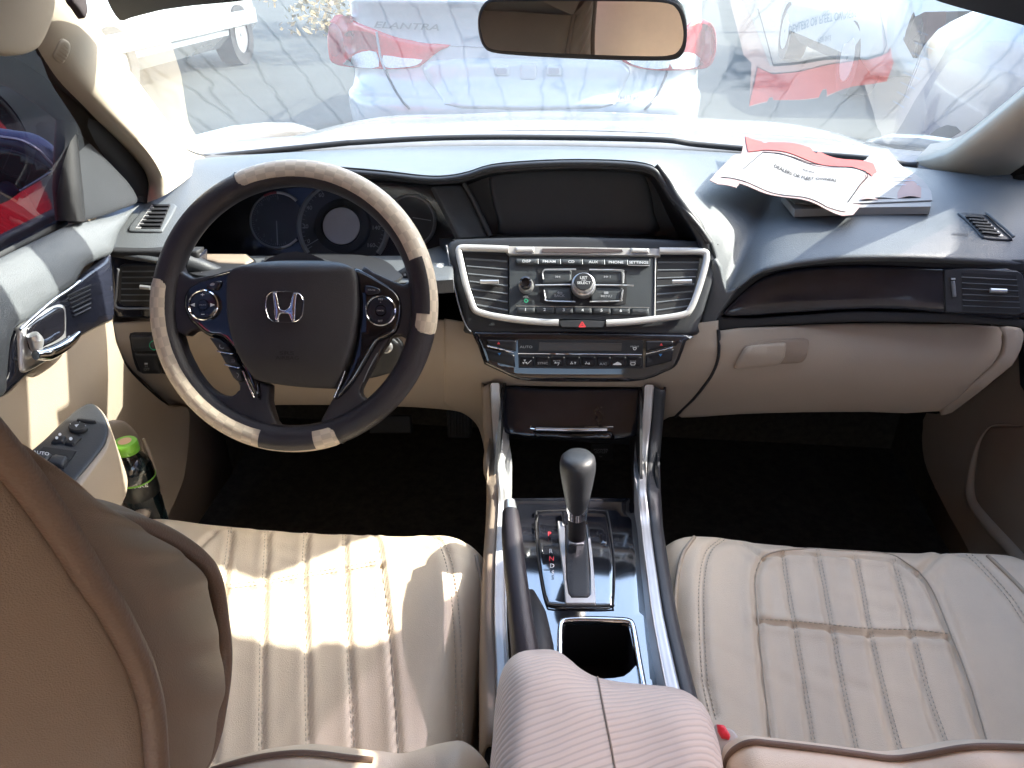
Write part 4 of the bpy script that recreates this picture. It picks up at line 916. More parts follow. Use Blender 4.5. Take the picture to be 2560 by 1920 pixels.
for i in range(7):
    x0,x1=xs2[i]+2,xs2[i+1]-2; dy=lambda x:(x-590)*.012
    b=drape('preset_button',c6(x0,644+dy(x0),x1,644+dy(x1),x1,694+dy(x1),x0,690+dy(x0)),SP,ra.data.materials[0],ra,.0105,.005,14,puff=2.5)
    if i<6: texts('button_lettering',[(str(i+1),c6((x0+x1)/2-2,670+dy(x0))[0],7,0,1.25)],SP,M['white'],b,.0135)
    else: shapes('button_mark',[lineshape(c6(1510,672)[0],c6(1555,673)[0],1.2),lineshape(c6(1515,685)[0],c6(1550,686)[0],1.2)],SP,M['printdim'],b,.0113)
fixn(tube('preset_row_edge',[SP.hit(p,.0108) for p in c6(590,642,1000,647,1602,655)],.0006,M['silver'],ra,5,n=0))
# nav pad
nv=drape('control_pad',cr2(c6(752,375,775,357,1100,352,1410,360,1425,400,1432,500,1425,600,1390,628,1100,635,800,620,770,570),2),SP,M['black'],ra,.0072,.003,14)
q4=[(c6(790,368,1010,366,1010,470,790,476),'previous'),(c6(1150,366,1400,372,1405,480,1170,476),'next'),(c6(800,500,1010,500,1010,606,820,604,806,570),'back'),(c6(1165,500,1400,500,1396,570,1375,606,1150,612),'menu')]
for q,l_ in q4: drape('pad_button',q,SP,ra.data.materials[0],nv,.0112,.005,12,puff=3,label=f'{l_} button of the radio')
fr_=[c6(795,440,790,400,800,375,830,368,1045,366),c6(1145,368,1380,372,1402,385,1406,420,1402,470),c6(800,520,812,580,830,604,1040,612),c6(1148,612,1370,606,1388,590,1400,520)]
for q in fr_: fixn(tube('pad_outline',pxline(SP,q,.0128,4),.0011,M['silver'],nv,6))
for q in (c6(735,487,800,486,1010,483),c6(1180,485,1400,488,1482,490)): fixn(tube('pad_bar',pxline(SP,q,.0128,4),.0013,M['silver'],nv,6))
kb=lathe('select_knob',c6(1100,488)[0],[(31,.007),(30,.016),(28,.021),(25,.022),(24,.021),(22,.026),(20,.027),(0,.0275)],SP,M['silver'],ra)
k2=lathe('knob_face',c6(1100,478)[0],[(24,.022),(22,.0265),(20,.0285),(0,.0287)],SP,M['dashdark'],kb)
texts('knob_lettering',[('LIST',c6(1100,450)[0],6.2,0,1.15),('PUSH',c6(1102,469)[0],2.8,0,1.2),('SELECT',c6(1102,489)[0],6.2,0,1.15)],SP,M['white'],k2,.0293)
kv=lathe('volume_knob',c6(665,488)[0],[(19,.007),(18.5,.016),(16,.020),(14,.020)],SP,M['silver'],ra); lathe('knob_face',c6(664,478)[0],[(15.5,.018),(14.5,.024),(11,.025),(10,.023),(0,.023)],SP,M['piano'],kv)
texts('radio_lettering',[('VOL',c6(662,573)[0],4.5,0,1.2),('BACK',c6(918,565)[0],6,0,1.15),('MENU',c6(1275,568)[0],6,0,1.2)],SP,M['printgrey'],nv,.0120)
lathe('power_ring',c6(664,598)[0],[(3,.0078),(5,.0078)],SP,M['green'],ra,0,360,18)
tri=[]
for (cx,s) in ((914,-1),(1280,1)):
    for k in (-16,2): x=cx+k; tri.append(c6(x-8*s,412,x+9*s,421,x-8*s,430))
    tri.append(c6(cx+22*s,411,cx+26*s,411,cx+26*s,431,cx+22*s,431))
tri.append(c6(900,540,912,532,912,548)); tri+=polyline(c6(908,540,938,540,938,550,905,550),1.4); tri+=[rrect(*c6(1256,533)[0],*c6(1290,552)[0],1.5)]
shapes('pad_symbols',tri,SP,M['printgrey'],nv,.0120)
# hazard switch
hz=drape('hazard_switch',cr2(c6(915,748,1100,745,1272,752,1268,800,1240,812,1100,812,940,808,918,800),1),SP,M['dashdark'],st,.011,.012,12,puff=3)
t_=c6(1091,762,1116,802,1066,802); shapes('hazard_triangle',polyline(t_+t_[:1],2.0)+polyline(c6(1091,776,1103,796,1079,796,1091,776),1.4),SP,M['red'],hz,.0118)
# climate unit
KP=pl3(PY(o(1260,715)[0],1.036),PY(o(1260,812)[0],1.012),PY(o(1260,715)[0],1.036)+V((1,0,0)))
cl=drape('climate_unit',cr2(c6(245,832,300,826,1000,832,1895,850,1890,900,1840,1040,1800,1100,1720,1140,1560,1200,1300,1212,800,1210,600,1192,480,1140,360,1085,335,1060,290,930),2),KP,M['piano'],da,.006,.03,20,puff=12)
cl['label']='piano black climate control unit'
drape('climate_recess',c6(600,880,1100,884,1555,890,1555,1105,1100,1108,606,1100),KP,M['climate'],cl,.0072,.003,20)
drape('climate_display',c6(765,905,1395,912,1390,970,760,968),KP,mat('lcd_brown',(.035,.026,.022),.3),cl,.0085,.002,20)
fixn(tube('climate_chrome_line',pxline(KP,c6(606,988,1000,993,1545,998),.010,3),.0011,M['chrome'],cl,6)); fixn(tube('temperature_line',pxline(KP,c6(368,932,470,955,572,984),.010,3),.0011,M['chrome'],cl,6)); fixn(tube('temperature_line',pxline(KP,c6(1578,990,1680,968,1782,942),.010,3),.0011,M['chrome'],cl,6))
drape('temperature_button',c6(365,885,590,890,585,975,372,925),KP,M['climate'],cl,.0085,.003,14,puff=3,label='left temperature up button'); drape('temperature_button',c6(350,950,575,1000,580,1095,380,1045),KP,M['climate'],cl,.0085,.003,14,puff=3,label='left temperature down button')
drape('temperature_button',c6(1575,895,1790,895,1780,932,1578,980),KP,M['climate'],cl,.0085,.003,14,puff=3,label='right temperature up button'); drape('temperature_button',c6(1575,1003,1790,955,1775,1050,1575,1100),KP,M['climate'],cl,.0085,.003,14,puff=3,label='right temperature down button')
sy_=[c6(455,898,467,918,443,918),c6(1694,908,1706,928,1682,928)]; shapes("warm_arrows",sy_,KP,M['red'],cl,.0096)
shapes('cool_arrows',[c6(447,984,475,984,461,1004),c6(1674,992,1702,992,1688,1012)],KP,M['blue'],cl,.0096)
for i in range(8):
    x0=615+i*117; drape('climate_button',c6(x0,1012,x0+111,1013,x0+110,1090,x0+2,1088),KP,M['climate'],cl,.0095,.004,14,puff=3)
texts('climate_lettering',[('AUTO',c6(665,938)[0],6,0,1.3),('FRONT',c6(1492,935)[0],3.6,0,1.3),('SYNC',c6(792,1062)[0],5.6,0,1.3),('A/C',c6(1252,1068)[0],6,0,1.3),('MODE',c6(899,1044)[0],3.4,0,1.3),('REAR',c6(1478,1047)[0],3.4,0,1.3)],KP,M['printgrey'],cl,.0103)
def fan(cx,cy_,r): 
    return [[c6(cx,cy_)[0],c6(cx+r*math.cos(a),cy_+r*math.sin(a))[0],c6(cx+r*math.cos(a+.9),cy_+r*math.sin(a+.9))[0]] for a in (0,2.09,4.19)]
sy_=fan(655,1053,20)+fan(1012,1062,12)+fan(1124,1062,12)+[c6(1030,1053,1046,1053,1038,1072),c6(1136,1072,1152,1072,1144,1053)]
sy_+=polyline(c6(672,1070,705,1040),1.4)+polyline(c6(880,1062,918,1058,905,1080),1.6)+[circ(c6(888,1057)[0],1.8,8)]+[cr2(c6(1328,1068,1345,1060,1360,1052,1380,1060,1390,1068,1388,1076,1330,1076),2)]
sy_+=polyline(c6(1460,1058,1496,1058,1492,1076,1464,1076,1460,1058),1.3)+polyline(c6(1478,944,1505,944,1498,960,1484,960,1478,944),1.3)
shapes("climate_symbols",sy_,KP,M['white'],cl,.0103)
# stalks, ignition, column
tube('turn_signal_stalk',[PY(p,y) for p,y in zip(c4(1040,125,1110,150,1190,180,1300,215),(1.055,1.06,1.065,1.07))],[.014,.0135,.012,.010],M['dashdark'],da,16)
SK=Pl(PY(c4(1110,160)[0],1.045),(0,-.95,.3))
texts('stalk_symbols',[('*',c4(1116,184)[0],12,0,1),('-o',c4(1066,186)[0],7,0,1)],SK,M['white'],da,.0)
tube('wiper_stalk',[PY(p,y) for p,y in zip(c5(1330,715,1400,690,1450,665,1500,640),(1.06,1.05,1.045,1.04))],[.011,.013,.014,.014],M['dashdark'],da,16)
SK2=Pl(PY(c5(1400,680)[0],1.030),(0,-.95,.3))
shapes('stalk_marks',[rrect(*c5(x,y)[0],*c5(x+w_,y+h_)[0],1) for x,y,w_,h_ in ((1372,682,16,10),(1395,668,22,8),(1420,655,14,12),(1372,700,30,5),(1405,692,24,10),(1432,680,10,10))],SK2,M['white'],da,0)
col_=tube('steering_column',[V((-.40,1.00,.80)),V((-.40,1.10,.765)),V((-.40,1.25,.70))],[.065,.075,.07],M['dashdark'],da,24)
ig=drape('ignition_shroud',cr2(c5(1200,1100,1260,1010,1330,1000,1400,1040,1415,1110,1400,1180,1330,1200,1230,1225,1190,1210),2),Pl(PY(c5(1300,1100)[0],1.03),(0,-1,.1)),M['dashdark'],da,.0,.08,16,puff=12)
lathe('ignition_lock',c5(1335,1045)[0],[(14,.004),(13,.010),(9,.011),(8,.007),(0,.007)],Pl(PY(c5(1300,1100)[0],1.03),(0,-1,.1)),M['silver'],da)
# footwell: under-dash lining and pedals
rows=[[(-.60,1.15,.60),(0,1.15,.62),(.55,1.15,.60)],[(-.66,1.6,.64),(0,1.6,.64),(.68,1.6,.64)]]
grid('under_dash_lining',rows,M['black'],da,3,thick=.01)
pe=drape('accelerator_pedal',cr2(e7(1850,60,1990,62,2002,150,1995,235,1950,244,1870,244,1845,225,1845,120),2),Pl((0,1.38,.4),(0,-.85,.5)),M['black'],da,.0,.012,14,puff=5)
for i in range(7): tube('pedal_rib',pxline(Pl((0,1.38,.4),(0,-.85,.5)),e7(1862+i*20,75,1866+i*20,230),.002,2),.0016,M['rubber'],pe,6)
drape('brake_pedal',cr2(e7(1352,100,1610,95,1620,215,1345,215),1),Pl((0,1.36,.4),(0,-.85,.5)),M['black'],da,.0,.014,14,puff=5)
# ================================================================ steering wheel
sw_=thing('steering_wheel','black leather steering wheel with a beige checked cover and silver H emblem','steering wheel',(-.40,.95,.83))
Wc=C+ray(c5(833,830)[0])*1.03; th=math.radians(30)
WN=V((.02,-math.cos(th),math.sin(th))).normalized(); WP=Pl(Wc,WN)
wx=V((1,0,0)); wx=(wx-WN*wx.dot(WN)).normalized(); wy=WN.cross(wx).normalized(); wy=wy if wy.z>0 else -wy
# measure the radius along the four directions so that the ring is a true circle in its own plane
def rad(p): return (WP.hit(p)-Wc).length
Ls,Rs,Ts,Bs=[rad(p) for p in c5(55,830,1612,830,833,58,833,1602)]
Wc=Wc+wx*(Rs-Ls)/2+wy*(Ts-Bs)/2; WP=Pl(Wc,WN); RO=(Ls+Rs+Ts+Bs)/4; TR=.0172; RC=RO-TR*.93
print('wheel radii',Ls,Rs,Ts,Bs)
def ang(p):
    q=WP.hit(p)-Wc; return math.degrees(math.atan2(q.dot(wx),q.dot(wy)))%360
def rim(name,a0,a1,r,m,par,t0=0,t1=360,oval=1.0,inn=0,na=None,uv=False,label=None,closed=False):
    na=na or max(6,int(abs(a1-a0)/2.5)); nt_=28; vs=[];uvs=[];fs=[]
    for i in range(na+1 if not closed else na):
        A=math.radians(a0+(a1-a0)*i/na)
        for k in range(nt_+1):
            T=math.radians(t0+(t1-t0)*k/nt_)
            e=1.0
            if not closed and uv: 
                d=min(i,na-i)/na*abs(a1-a0); e=1-.07*max(0,1-d/1.2)
            rr=RC-inn+r*e*math.cos(T)*oval; hh=r*e*math.sin(T)
            vs.append(Wc+(wx*math.sin(A)+wy*math.cos(A))*rr+WN*hh); uvs.append((math.degrees(A)/4.3,(t0+(t1-t0)*k/nt_)/24))
    w_=nt_+1
    for i in range(na):
        j=(i+1)%(na if closed else na+1)
        for k in range(nt_): fs.append((i*w_+k,i*w_+k+1,j*w_+k+1,j*w_+k))
    ob=link(name,vs,fs,m,par,60,uv=uvs,label=label); return ob
rm=rim('rim',0,360,TR*.93,M['wleather'],sw_,closed=True,na=144,inn=.0015,oval=1.12)
A1,A2,A3,A4=ang(c5(547,180)[0]),ang(c5(1540,980)[0]),ang(c5(1066,1500)[0]),ang(c5(120,690)[0])
rim('rim_cover',A1-360 if A1>180 else A1,A2,TR,M['checker'],rm,uv=True,label='beige checked cover over the top and right of the rim')
rim('rim_cover',A3,A4,TR,M['checker'],rm,uv=True,label='beige checked cover along the bottom and left of the rim')
rim('seam_ring',A1-.5,A1,TR*1.02,M['wleather'],rm); rim('seam_ring',A3-.8,A3,TR*1.04,M['wleather'],rm); rim('seam_ring',A4,A4+.5,TR*1.04,M['wleather'],rm)
# raised black leather grips on the cover
B1,B2=ang(c5(1450,600)[0]),ang(c5(1500,875)[0]); rim('leather_grip',B1,B2,TR*1.045,M['wleather'],rm,60,215,label='black leather grip patch at the right')
B1,B2=ang(c5(950,1530)[0]),ang(c5(668,1520)[0]); rim('leather_grip',B1,B2,TR*1.045,M['wleather'],rm,35,215,label='black leather grip patch at the bottom')
def wd(name,pts,m,par,lift,thick=.006,puff=6,sm=3,step=18,dome=0,label=None): return drape(name,cr2(pts,sm) if sm else pts,WP,m,par,lift,thick,step,puff=puff,dome=dome,label=label)
# spokes
wd('spoke',c5(150,640,185,600,205,590,225,640,262,668,300,680,420,655,520,640,540,800,520,1000,400,1000,345,966,290,962,250,990,215,975,180,1010,150,900),M['wleather'],sw_,.004,.018,10,label='left spoke')
wd('spoke',c5(1190,640,1260,650,1350,690,1420,715,1450,700,1480,760,1520,850,1500,960,1450,1010,1400,990,1350,1000,1280,1010,1190,1010),M['wleather'],sw_,.004,.018,10,label='right spoke')
wd('lower_spoke',c5(395,1000,440,1000,520,990,560,1080,610,1180,660,1240,702,1258,700,1340,720,1420,745,1470,830,1490,830,1530,690,1540,560,1480,430,1370,330,1250,240,1110,190,980,215,970,240,1060,300,1180,370,1270,440,1312,500,1315,528,1290,540,1260,470,1130),M['wleather'],sw_,.003,.016,8,sm=2,label='lower left spoke and inner flange of the rim')
wd('lower_spoke',c5(1180,1000,1290,1010,1350,1000,1300,1080,1230,1200,1190,1280,1200,1320,1240,1345,1265,1345,1240,1400,1080,1500,960,1530,830,1530,830,1490,955,1470,985,1430,1040,1330,1065,1270,1100,1230,1150,1130),M['wleather'],sw_,.003,.016,8,sm=2,label='lower right spoke')
# gloss pods
pd=wd('control_pod',c5(262,745,330,700,420,665,520,640,545,640,530,800,545,950,585,1080,640,1200,660,1330,632,1322,590,1240,540,1120,500,1050,440,1000,380,995,320,950,270,900,245,830),M['piano'],sw_,.009,.010,10,label='left glossy control pod')
pe_=wd('control_pod',c5(1150,640,1200,640,1290,690,1370,740,1410,800,1415,890,1390,970,1340,1005,1290,1030,1240,1110,1170,1230,1110,1300,1065,1335,1050,1320,1100,1230,1150,1100,1180,950,1185,800),M['piano'],sw_,.009,.010,10,label='right glossy control pod')
for par,cx,cy_,txt in ((pd,366,830,'SOURCE'),(pe_,1309,860,'CANCEL')):
    k=lathe('round_switch',c5(cx,cy_)[0],[(38,.009),(38,.0145),(35.5,.0155),(34,.0145)],WP,M['chrome'],par)
    lathe('switch_face',c5(cx,cy_)[0],[(34,.0135),(30,.0148),(14,.0138),(13,.0128),(12,.0145),(0,.0148)],WP,M['gloss'],k)
    texts('switch_lettering',[(txt,c5(cx,cy_)[0],3.2,0,1)],WP,M['printgrey'],k,.0155)
shapes('arrow_marks',[c5(300,830,325,820,325,840),c5(432,830,407,820,407,840)]+[lineshape(*c5(356,776,376,776),1.5),lineshape(*c5(366,769,366,783),1.5),lineshape(*c5(358,880,376,880),1.3)],WP,M['white'],pd,.0158)
texts('switch_lettering',[('RES',c5(1310,800)[0],4.5,0,1.2),('+',c5(1310,816)[0],3.5,0,1.2),('SET',c5(1309,915)[0],4.5,0,1.2)],WP,M['printgrey'],pe_,.0158)
b=wd('top_button',c5(375,735,400,710,455,700,460,712,440,750,400,748),M['gloss'],pd,.0135,.004,4,2); shapes('return_mark',[cr2(c5(402,722,415,712,428,716,424,726,408,728),2)],WP,M['printgrey'],b,.0145)
b=wd('cruise_button',c5(1222,722,1300,740,1305,762,1285,775,1228,778),M['gloss'],pe_,.0135,.004,4,2); texts('switch_lettering',[('CRUISE',c5(1262,750)[0],3.6,4,1.1)],WP,M['printgrey'],b,.0145)
# phone buttons on the lower left
for i,(q,l_) in enumerate(((c5(385,1000,440,1005,490,1040,522,1085,440,1076),'call button'),(c5(442,1082,522,1092,558,1158,480,1148),'hang up button'),(c5(484,1154,560,1165,568,1235,540,1240,515,1215),'talk button'))):
    b=drape('phone_button',q,WP,M['dashdark'],pd,.011,.008,12,puff=4,label=l_)
fixn(tube('bright_line',pxline(WP,c5(438,1074,480,1084,522,1090),.0125,3),.0009,M['chrome'],pd,6)); fixn(tube('bright_line',pxline(WP,c5(478,1146,520,1158,558,1164),.0125,3),.0009,M['chrome'],pd,6))
shapes('phone_marks',polyline(cr2(c5(452,1040,450,1052,462,1060,474,1058),3,False),2.2)+polyline(c5(512,1122,530,1122,530,1132,512,1132),1.0)+polyline(cr2(c5(540,1190,552,1200,545,1215),3,False),1.4),WP,M['printgrey'],pd,.0122)
fixn(tube('edge_highlight',pxline(WP,c5(575,1180,600,1240,634,1322),.0125,4),.0012,M['chrome'],pd,6)); fixn(tube('edge_highlight',pxline(WP,c5(1118,1180,1095,1240,1060,1322),.0125,4),.0012,M['chrome'],pe_,6)); fixn(tube('edge_highlight',pxline(WP,c5(1290,1085,1250,1160,1215,1240),.0125,4),.0007,M['grey'],pe_,6))
# airbag cover
class Hub:
    def hit(s,p,lift=0):
        # face bulges gently and rolls back along its top edge
        x=(p[0]-c5(835,0)[0][0])/160; yy=(p[1]-c5(0,645)[0][1]); h=.030-.010*x*x
        if yy<0: h-=.0000160*yy*yy*2.2
        if yy>190: h-=.0000012*(yy-190)**2*1.4
        return WP.hit(p,h+lift)
HB=Hub()
ab=drape('airbag_cover',cr2(c5(497,720,510,665,550,632,640,605,760,585,870,580,980,585,1080,600,1150,628,1178,665,1188,760,1186,880,1165,1020,1130,1130,1095,1210,1062,1268,1035,1275,900,1268,780,1255,660,1232,625,1200,570,1110,525,1000,500,880),4),HB,M['hub'],sw_,.0,.026,14,puff=10)
ab['label']='black airbag cover with the H emblem'
em=thing
r_o=cr2([(x,y) for x,y in e4(1010,900,1035,850,1100,805,1200,793,1330,792,1450,797,1560,815,1620,860,1650,920,1658,1000,1650,1120,1640,1200,1600,1270,1540,1310,1440,1328,1320,1328,1200,1322,1120,1305,1060,1260,1030,1190,1000,1080,998,980)],3)
ecx=sum(p[0] for p in r_o)/len(r_o); ecy=sum(p[1] for p in r_o)/len(r_o)
def sc2_(k): return [(ecx+(x-ecx)*k,ecy+(y-ecy)*k) for x,y in r_o]
vs=[];n=len(r_o)
for k,h in ((1.0,.0005),(.985,.0028),(.955,.0036),(.925,.0028),(.91,.0005)): vs+=[HB.hit(p,h) for p in sc2_(k)]
fs=[(a*n+i,a*n+(i+1)%n,(a+1)*n+(i+1)%n,(a+1)*n+i) for a in range(4) for i in range(n)]
eb_=fixn(link('emblem_ring',vs,fs,M['chrome'],ab,50))
Hs=[e4(1125,812,1195,815,1240,1075,1290,1112,1235,1165,1220,1290,1170,1285),e4(1465,825,1540,830,1500,1295,1445,1300,1400,1175,1370,1112,1420,1050),e4(1235,1080,1290,1112,1370,1112,1418,1060,1425,1150,1395,1182,1265,1175,1220,1160)]
Hs=[e4(1125,812,1195,815,1225,960,1245,1070,1270,1100,1320,1112,1370,1100,1405,1065,1435,960,1470,825,1540,828,1525,960,1508,1295,1442,1300,1420,1230,1395,1180,1330,1172,1262,1175,1240,1230,1222,1290,1170,1285,1150,1050)]
for q in Hs: drape('emblem_letter',q,HB,M['chrome'],ab,.0034,.003,10,puff=2.5)
texts('airbag_lettering',[('SRS',c5(833,1088)[0],8.5,1,2.0),('AIRBAG',c5(835,1113)[0],8.5,1,1.35)],HB,M['emboss'],ab,.0008)
tube('column_collar',[Wc-WN*.005,Wc-WN*.06,Wc-WN*.12],[.075,.07,.065],M['dashdark'],sw_,24,n=2)
# ================================================================ centre console
cn=thing('centre_console','glossy black centre console with silver rails, gear lever, hand brake and cup holder','centre console',(0,.8,.2))
DKp=Pl((0,.9,.552),(0,-.02,1))
cupq=cr2(d2(426,1420,430,1388,450,1370,540,1366,680,1368,752,1376,775,1398,792,1480,808,1570,800,1592,745,1640,640,1652,520,1655,432,1655,426,1540),2)
dk=drape('console_deck',cr2(d2(150,712,500,708,785,712,815,780,835,900,850,1000,872,1150,900,1300,930,1450,970,1600,1010,1800,1000,2000,100,2000,95,1700,98,1400,100,1100,110,900,135,760),1),DKp,M['deck'],cn,.0,.02,40,puff=4,hole=cupq)
# storage lid, cubby
LPn=pl3(PY(o(1260,838)[0],1.052),PY(o(1260,945)[0],1.012),PY(o(1260,838)[0],1.052)+V((1,0,0)))
lid=drape('storage_lid',cr2(d2(106,142,300,148,600,152,850,150,842,250,828,340,815,390,760,405,700,415,480,412,270,402,180,390,122,372,114,300),2),LPn,M['gloss'],cn,.0,.012,16,puff=6)
drape('lid_pull',cr2(d2(275,368,480,375,680,370,700,400,690,412,480,412,285,400),1),LPn,M['piano'],lid,.008,.008,14,puff=4)
tube('lid_chrome_bar',[LPn.hit(p,.012) for p in d2(292,356,470,360,657,358)],.0042,M['chrome'],lid,10,n=3)
tube('lid_chrome_edge',pxline(LPn,d2(265,340,280,355,480,350,660,345,690,345),.004,4),.0012,M['chrome'],lid,6)
box('cubby_back_wall',(-.115,1.13,.50),(.118,1.15,.66),M['black'],cn)
for sx in (-1,1):
    q=[(sx*.106,.86,.50),(sx*.106,1.135,.50),(sx*.106,1.135,.66),(sx*.106,1.02,.66),(sx*.106,.86,.56)]; vs=[V(a) for a in q]+[V(a)+V((sx*.004,0,0)) for a in q]
    link('cubby_side_wall',vs,[(0,1,2,3,4),(9,8,7,6,5)]+[(i,(i+1)%5,(i+1)%5+5,i+5) for i in range(5)],M['black'],cn,30)
CBk=Pl((0,1.128,.6),(0,-1,0))
pl_o=drape('outlet_cover',cr2(d2(575,435,690,435,690,520,575,520),1),CBk,M['black'],cn,.001,.003,14,puff=3)
texts('outlet_lettering',[('POWER',d2(627,462)[0],4.6,0,1.6),('OUTLET',d2(627,475)[0],4.6,0,1.3),('12V',d2(625,497)[0],3,0,1.3)],CBk,M['printgrey'],pl_o,.002)
# silver rails on both sides and their skirts
def rail(cpts,wd_,zs,lab):
    L_=[];R_=[];Tp=[]
    for (x,y),w_,(md,val) in zip(cpts,wd_,zs):
        f=(lambda p:PY(p,val)) if md=='y' else (lambda p:PZ(p,val))
        L_.append(f((x-w_/2,y))); R_.append(f((x+w_/2,y)))
    up=[(a+b)/2+V((0,-.003,.005)) for a,b in zip(L_,R_)]
    dd_=[V((0,.05,-.004)) if md=='y' else V((0,.004,-.05)) for md,_ in zs]; dnL=[a+d+V((-.002,0,0)) for a,d in zip(L_,dd_)]; dnR=[a+d+V((.002,0,0)) for a,d in zip(R_,dd_)]
    L1=[a.lerp(u,.35)+V((0,-.002,.003)) for a,u in zip(L_,up)]; R1=[a.lerp(u,.35)+V((0,-.002,.003)) for a,u in zip(R_,up)]
    rail.dd=dd_
    return grid('silver_rail',[dnL,L_,L1,up,R1,R_,dnR],M['silverp'],cn,3,4,thick=0,smooth=70,label=lab),L_,R_
yv=[('y',1.045),('y',1.035),('y',1.005),('y',.955),('y',.88),('z',.574),('z',.574),('z',.574),('z',.574),('z',.574),('z',.574)]
r1,LL,LR=rail(d2(80,128,84,220,94,380,104,520,116,640,122,760,112,900,104,1100,105,1350,118,1650,130,2000),[26,26,26,26,26,28,26,26,30,34,38],yv,'left silver rail of the console')
r2,RL,RR=rail(d2(876,138,868,250,852,420,842,560,840,680,852,820,866,950,890,1130,918,1330,972,1600,1060,2000),[26,25,24,24,24,25,26,28,31,36,44],yv,'right silver rail of the console')
def skirt(src,sx,lab):
    a=[p+V((0,0,.002)) for p in src]; b=[p+V((sx*.014,.0,-.004)) for p in src]; c=[p+V((sx*.020,0,0))+q*1.1 for p,q in zip(src,rail.dd)]; d=[p+V((sx*.024,0,0))+q*3.4 for p,q in zip(src,rail.dd)]
    return grid('console_side',[a,b,c,d],M['dashdark'] if sx>0 else M['beigedk'],cn,3,4,thick=.004,label=lab)
skirt(LL,-1,'beige left flank of the console'); skirt(RR,1,'dark right flank of the console')
# gate panel, letters
gp=drape('gear_gate',cr2(d2(292,815,320,795,410,790,520,790,640,795,662,815,672,880,685,960,696,1050,696,1150,690,1265,672,1286,600,1290,480,1288,370,1283,345,1262,325,1180,305,1060,294,930),3),DKp,M['deck'],cn,.004,.006,18,puff=7)
fixn(tube('gate_edge',pxline(DKp,d2(292,815,320,795,520,790,640,795,662,815,685,960,696,1100,690,1265,672,1286,480,1288,370,1283,345,1262,318,1150,297,980),.004,4,True),.0012,M['black'],gp,6))
drape('gate_frame',d2(400,850,440,860,442,1000,446,1150,458,1230,474,1252,556,1252,572,1235,568,1100,556,960,545,870,560,860,580,1000,592,1130,600,1285,442,1285,432,1150,415,1000),DKp,M['silverp'],gp,.008,.006,12,puff=2)
drape('gate_boot',cr2(d2(444,870,545,870,556,960,568,1100,570,1235,556,1250,474,1250,460,1230,447,1150),1),DKp,M['dashdark'],gp,.0075,.003,14,puff=3)
drape('gate_chrome',d2(418,815,436,815,440,890,426,888),DKp,M['chrome'],gp,.012,.008,12,puff=2); drape('gate_chrome',d2(548,850,560,850,570,940,560,960),DKp,M['chrome'],gp,.010,.006,12,puff=2)
drape('lock_release_cover',cr2(d2(612,912,655,915,660,970,625,972),1),DKp,M['piano'],gp,.0055,.003,10,puff=3)
texts('gate_lettering',[(s,d2(x,y)[0],10.5,0,1.05) for s,x,y in (('R',366,1014),('D',373,1090),('S',377,1126))],DKp,M['white'],gp,.0085)
texts('gate_lettering',[(s,d2(x,y)[0],10.5,0,1.15) for s,x,y in (('P',359,925),('N',370,1053))],DKp,M['red'],gp,.0085)
# gear lever
gl_base=PZ(d2(500,975)[0],.556); gl_top=PY(d2(508,488)[0],gl_base.y+.015); ax=(gl_top-gl_base); H=ax.length
print('lever',gl_base,gl_top,H)
gk=lathe3('gear_knob',gl_base,[(.0,H*.40),(.012,H*.405),(.0140,H*.45),(.0165,H*.55),(.0203,H*.70),(.0232,H*.84),(.0234,H*.91),(.0222,H*.955),(.018,H*.985),(.010,H*.998),(0,H)],M['dashdark'],cn,36,ax,1.15)
gk['label']='black leather gear knob with chrome collar'
lathe3('knob_collar',gl_base,[(.0115,H*.335),(.0135,H*.34),(.0140,H*.40),(.0150,H*.44),(.0145,H*.50)],M['chrome'],gk,32,ax)
lathe3('lever_sleeve',gl_base,[(.0125,H*.12),(.0118,H*.20),(.0128,H*.345),(.0,H*.36)],M['black'],gk,24,ax)
lathe3('lever_foot',gl_base,[(.0095,-.0),(.0105,H*.02),(.0098,H*.14),(0,H*.15)],M['chrome'],gk,4,ax)
# hand brake
hp=[PZ(p,z) for p,z in zip(d2(158,790,165,900,178,1050,195,1200,212,1350,235,1520,255,1700),(.640,.636,.63,.622,.612,.60,.585))]
hb=tube('hand_brake',hp,[.0105,.0128,.0132,.0135,.0142,.0155,.016],M['wleather'],cn,20); hb['label']='black leather hand brake lever beside the driver seat'
tube('release_button',[hp[0]+(hp[0]-hp[1]).normalized()*d for d in (-.004,.006,.0185,.020)],[.0085,.0085,.0075,.004],M['silver'],hb,16,n=1)
tube('brake_boot',[PZ(p,z) for p,z in zip(d2(262,1210,278,1330,290,1480,300,1650),(.56,.58,.585,.58))],[.006,.016,.020,.02],M['black'],hb,14)
# cup holder
ch=ribbon('cup_holder_rim',d2(416,1700,414,1500,416,1400,426,1366,460,1354,560,1352,700,1356,765,1362,790,1384,804,1450,822,1560,836,1640,846,1700),[16,15,14,14,14,14,14,14,16,17,18],DKp,M['chrome'],cn,.0,.006)
W0=[DKp.hit(q,-.001) for q in cupq]; W1_=[q+V((0,0,-.075)) for q in W0]; nq=len(W0)
link('cup_well',W0+W1_,[(i,(i+1)%nq,(i+1)%nq+nq,i+nq) for i in range(nq)]+[tuple(range(nq,2*nq))],M['black'],ch,40,label='deep dark empty well of the cup holder')
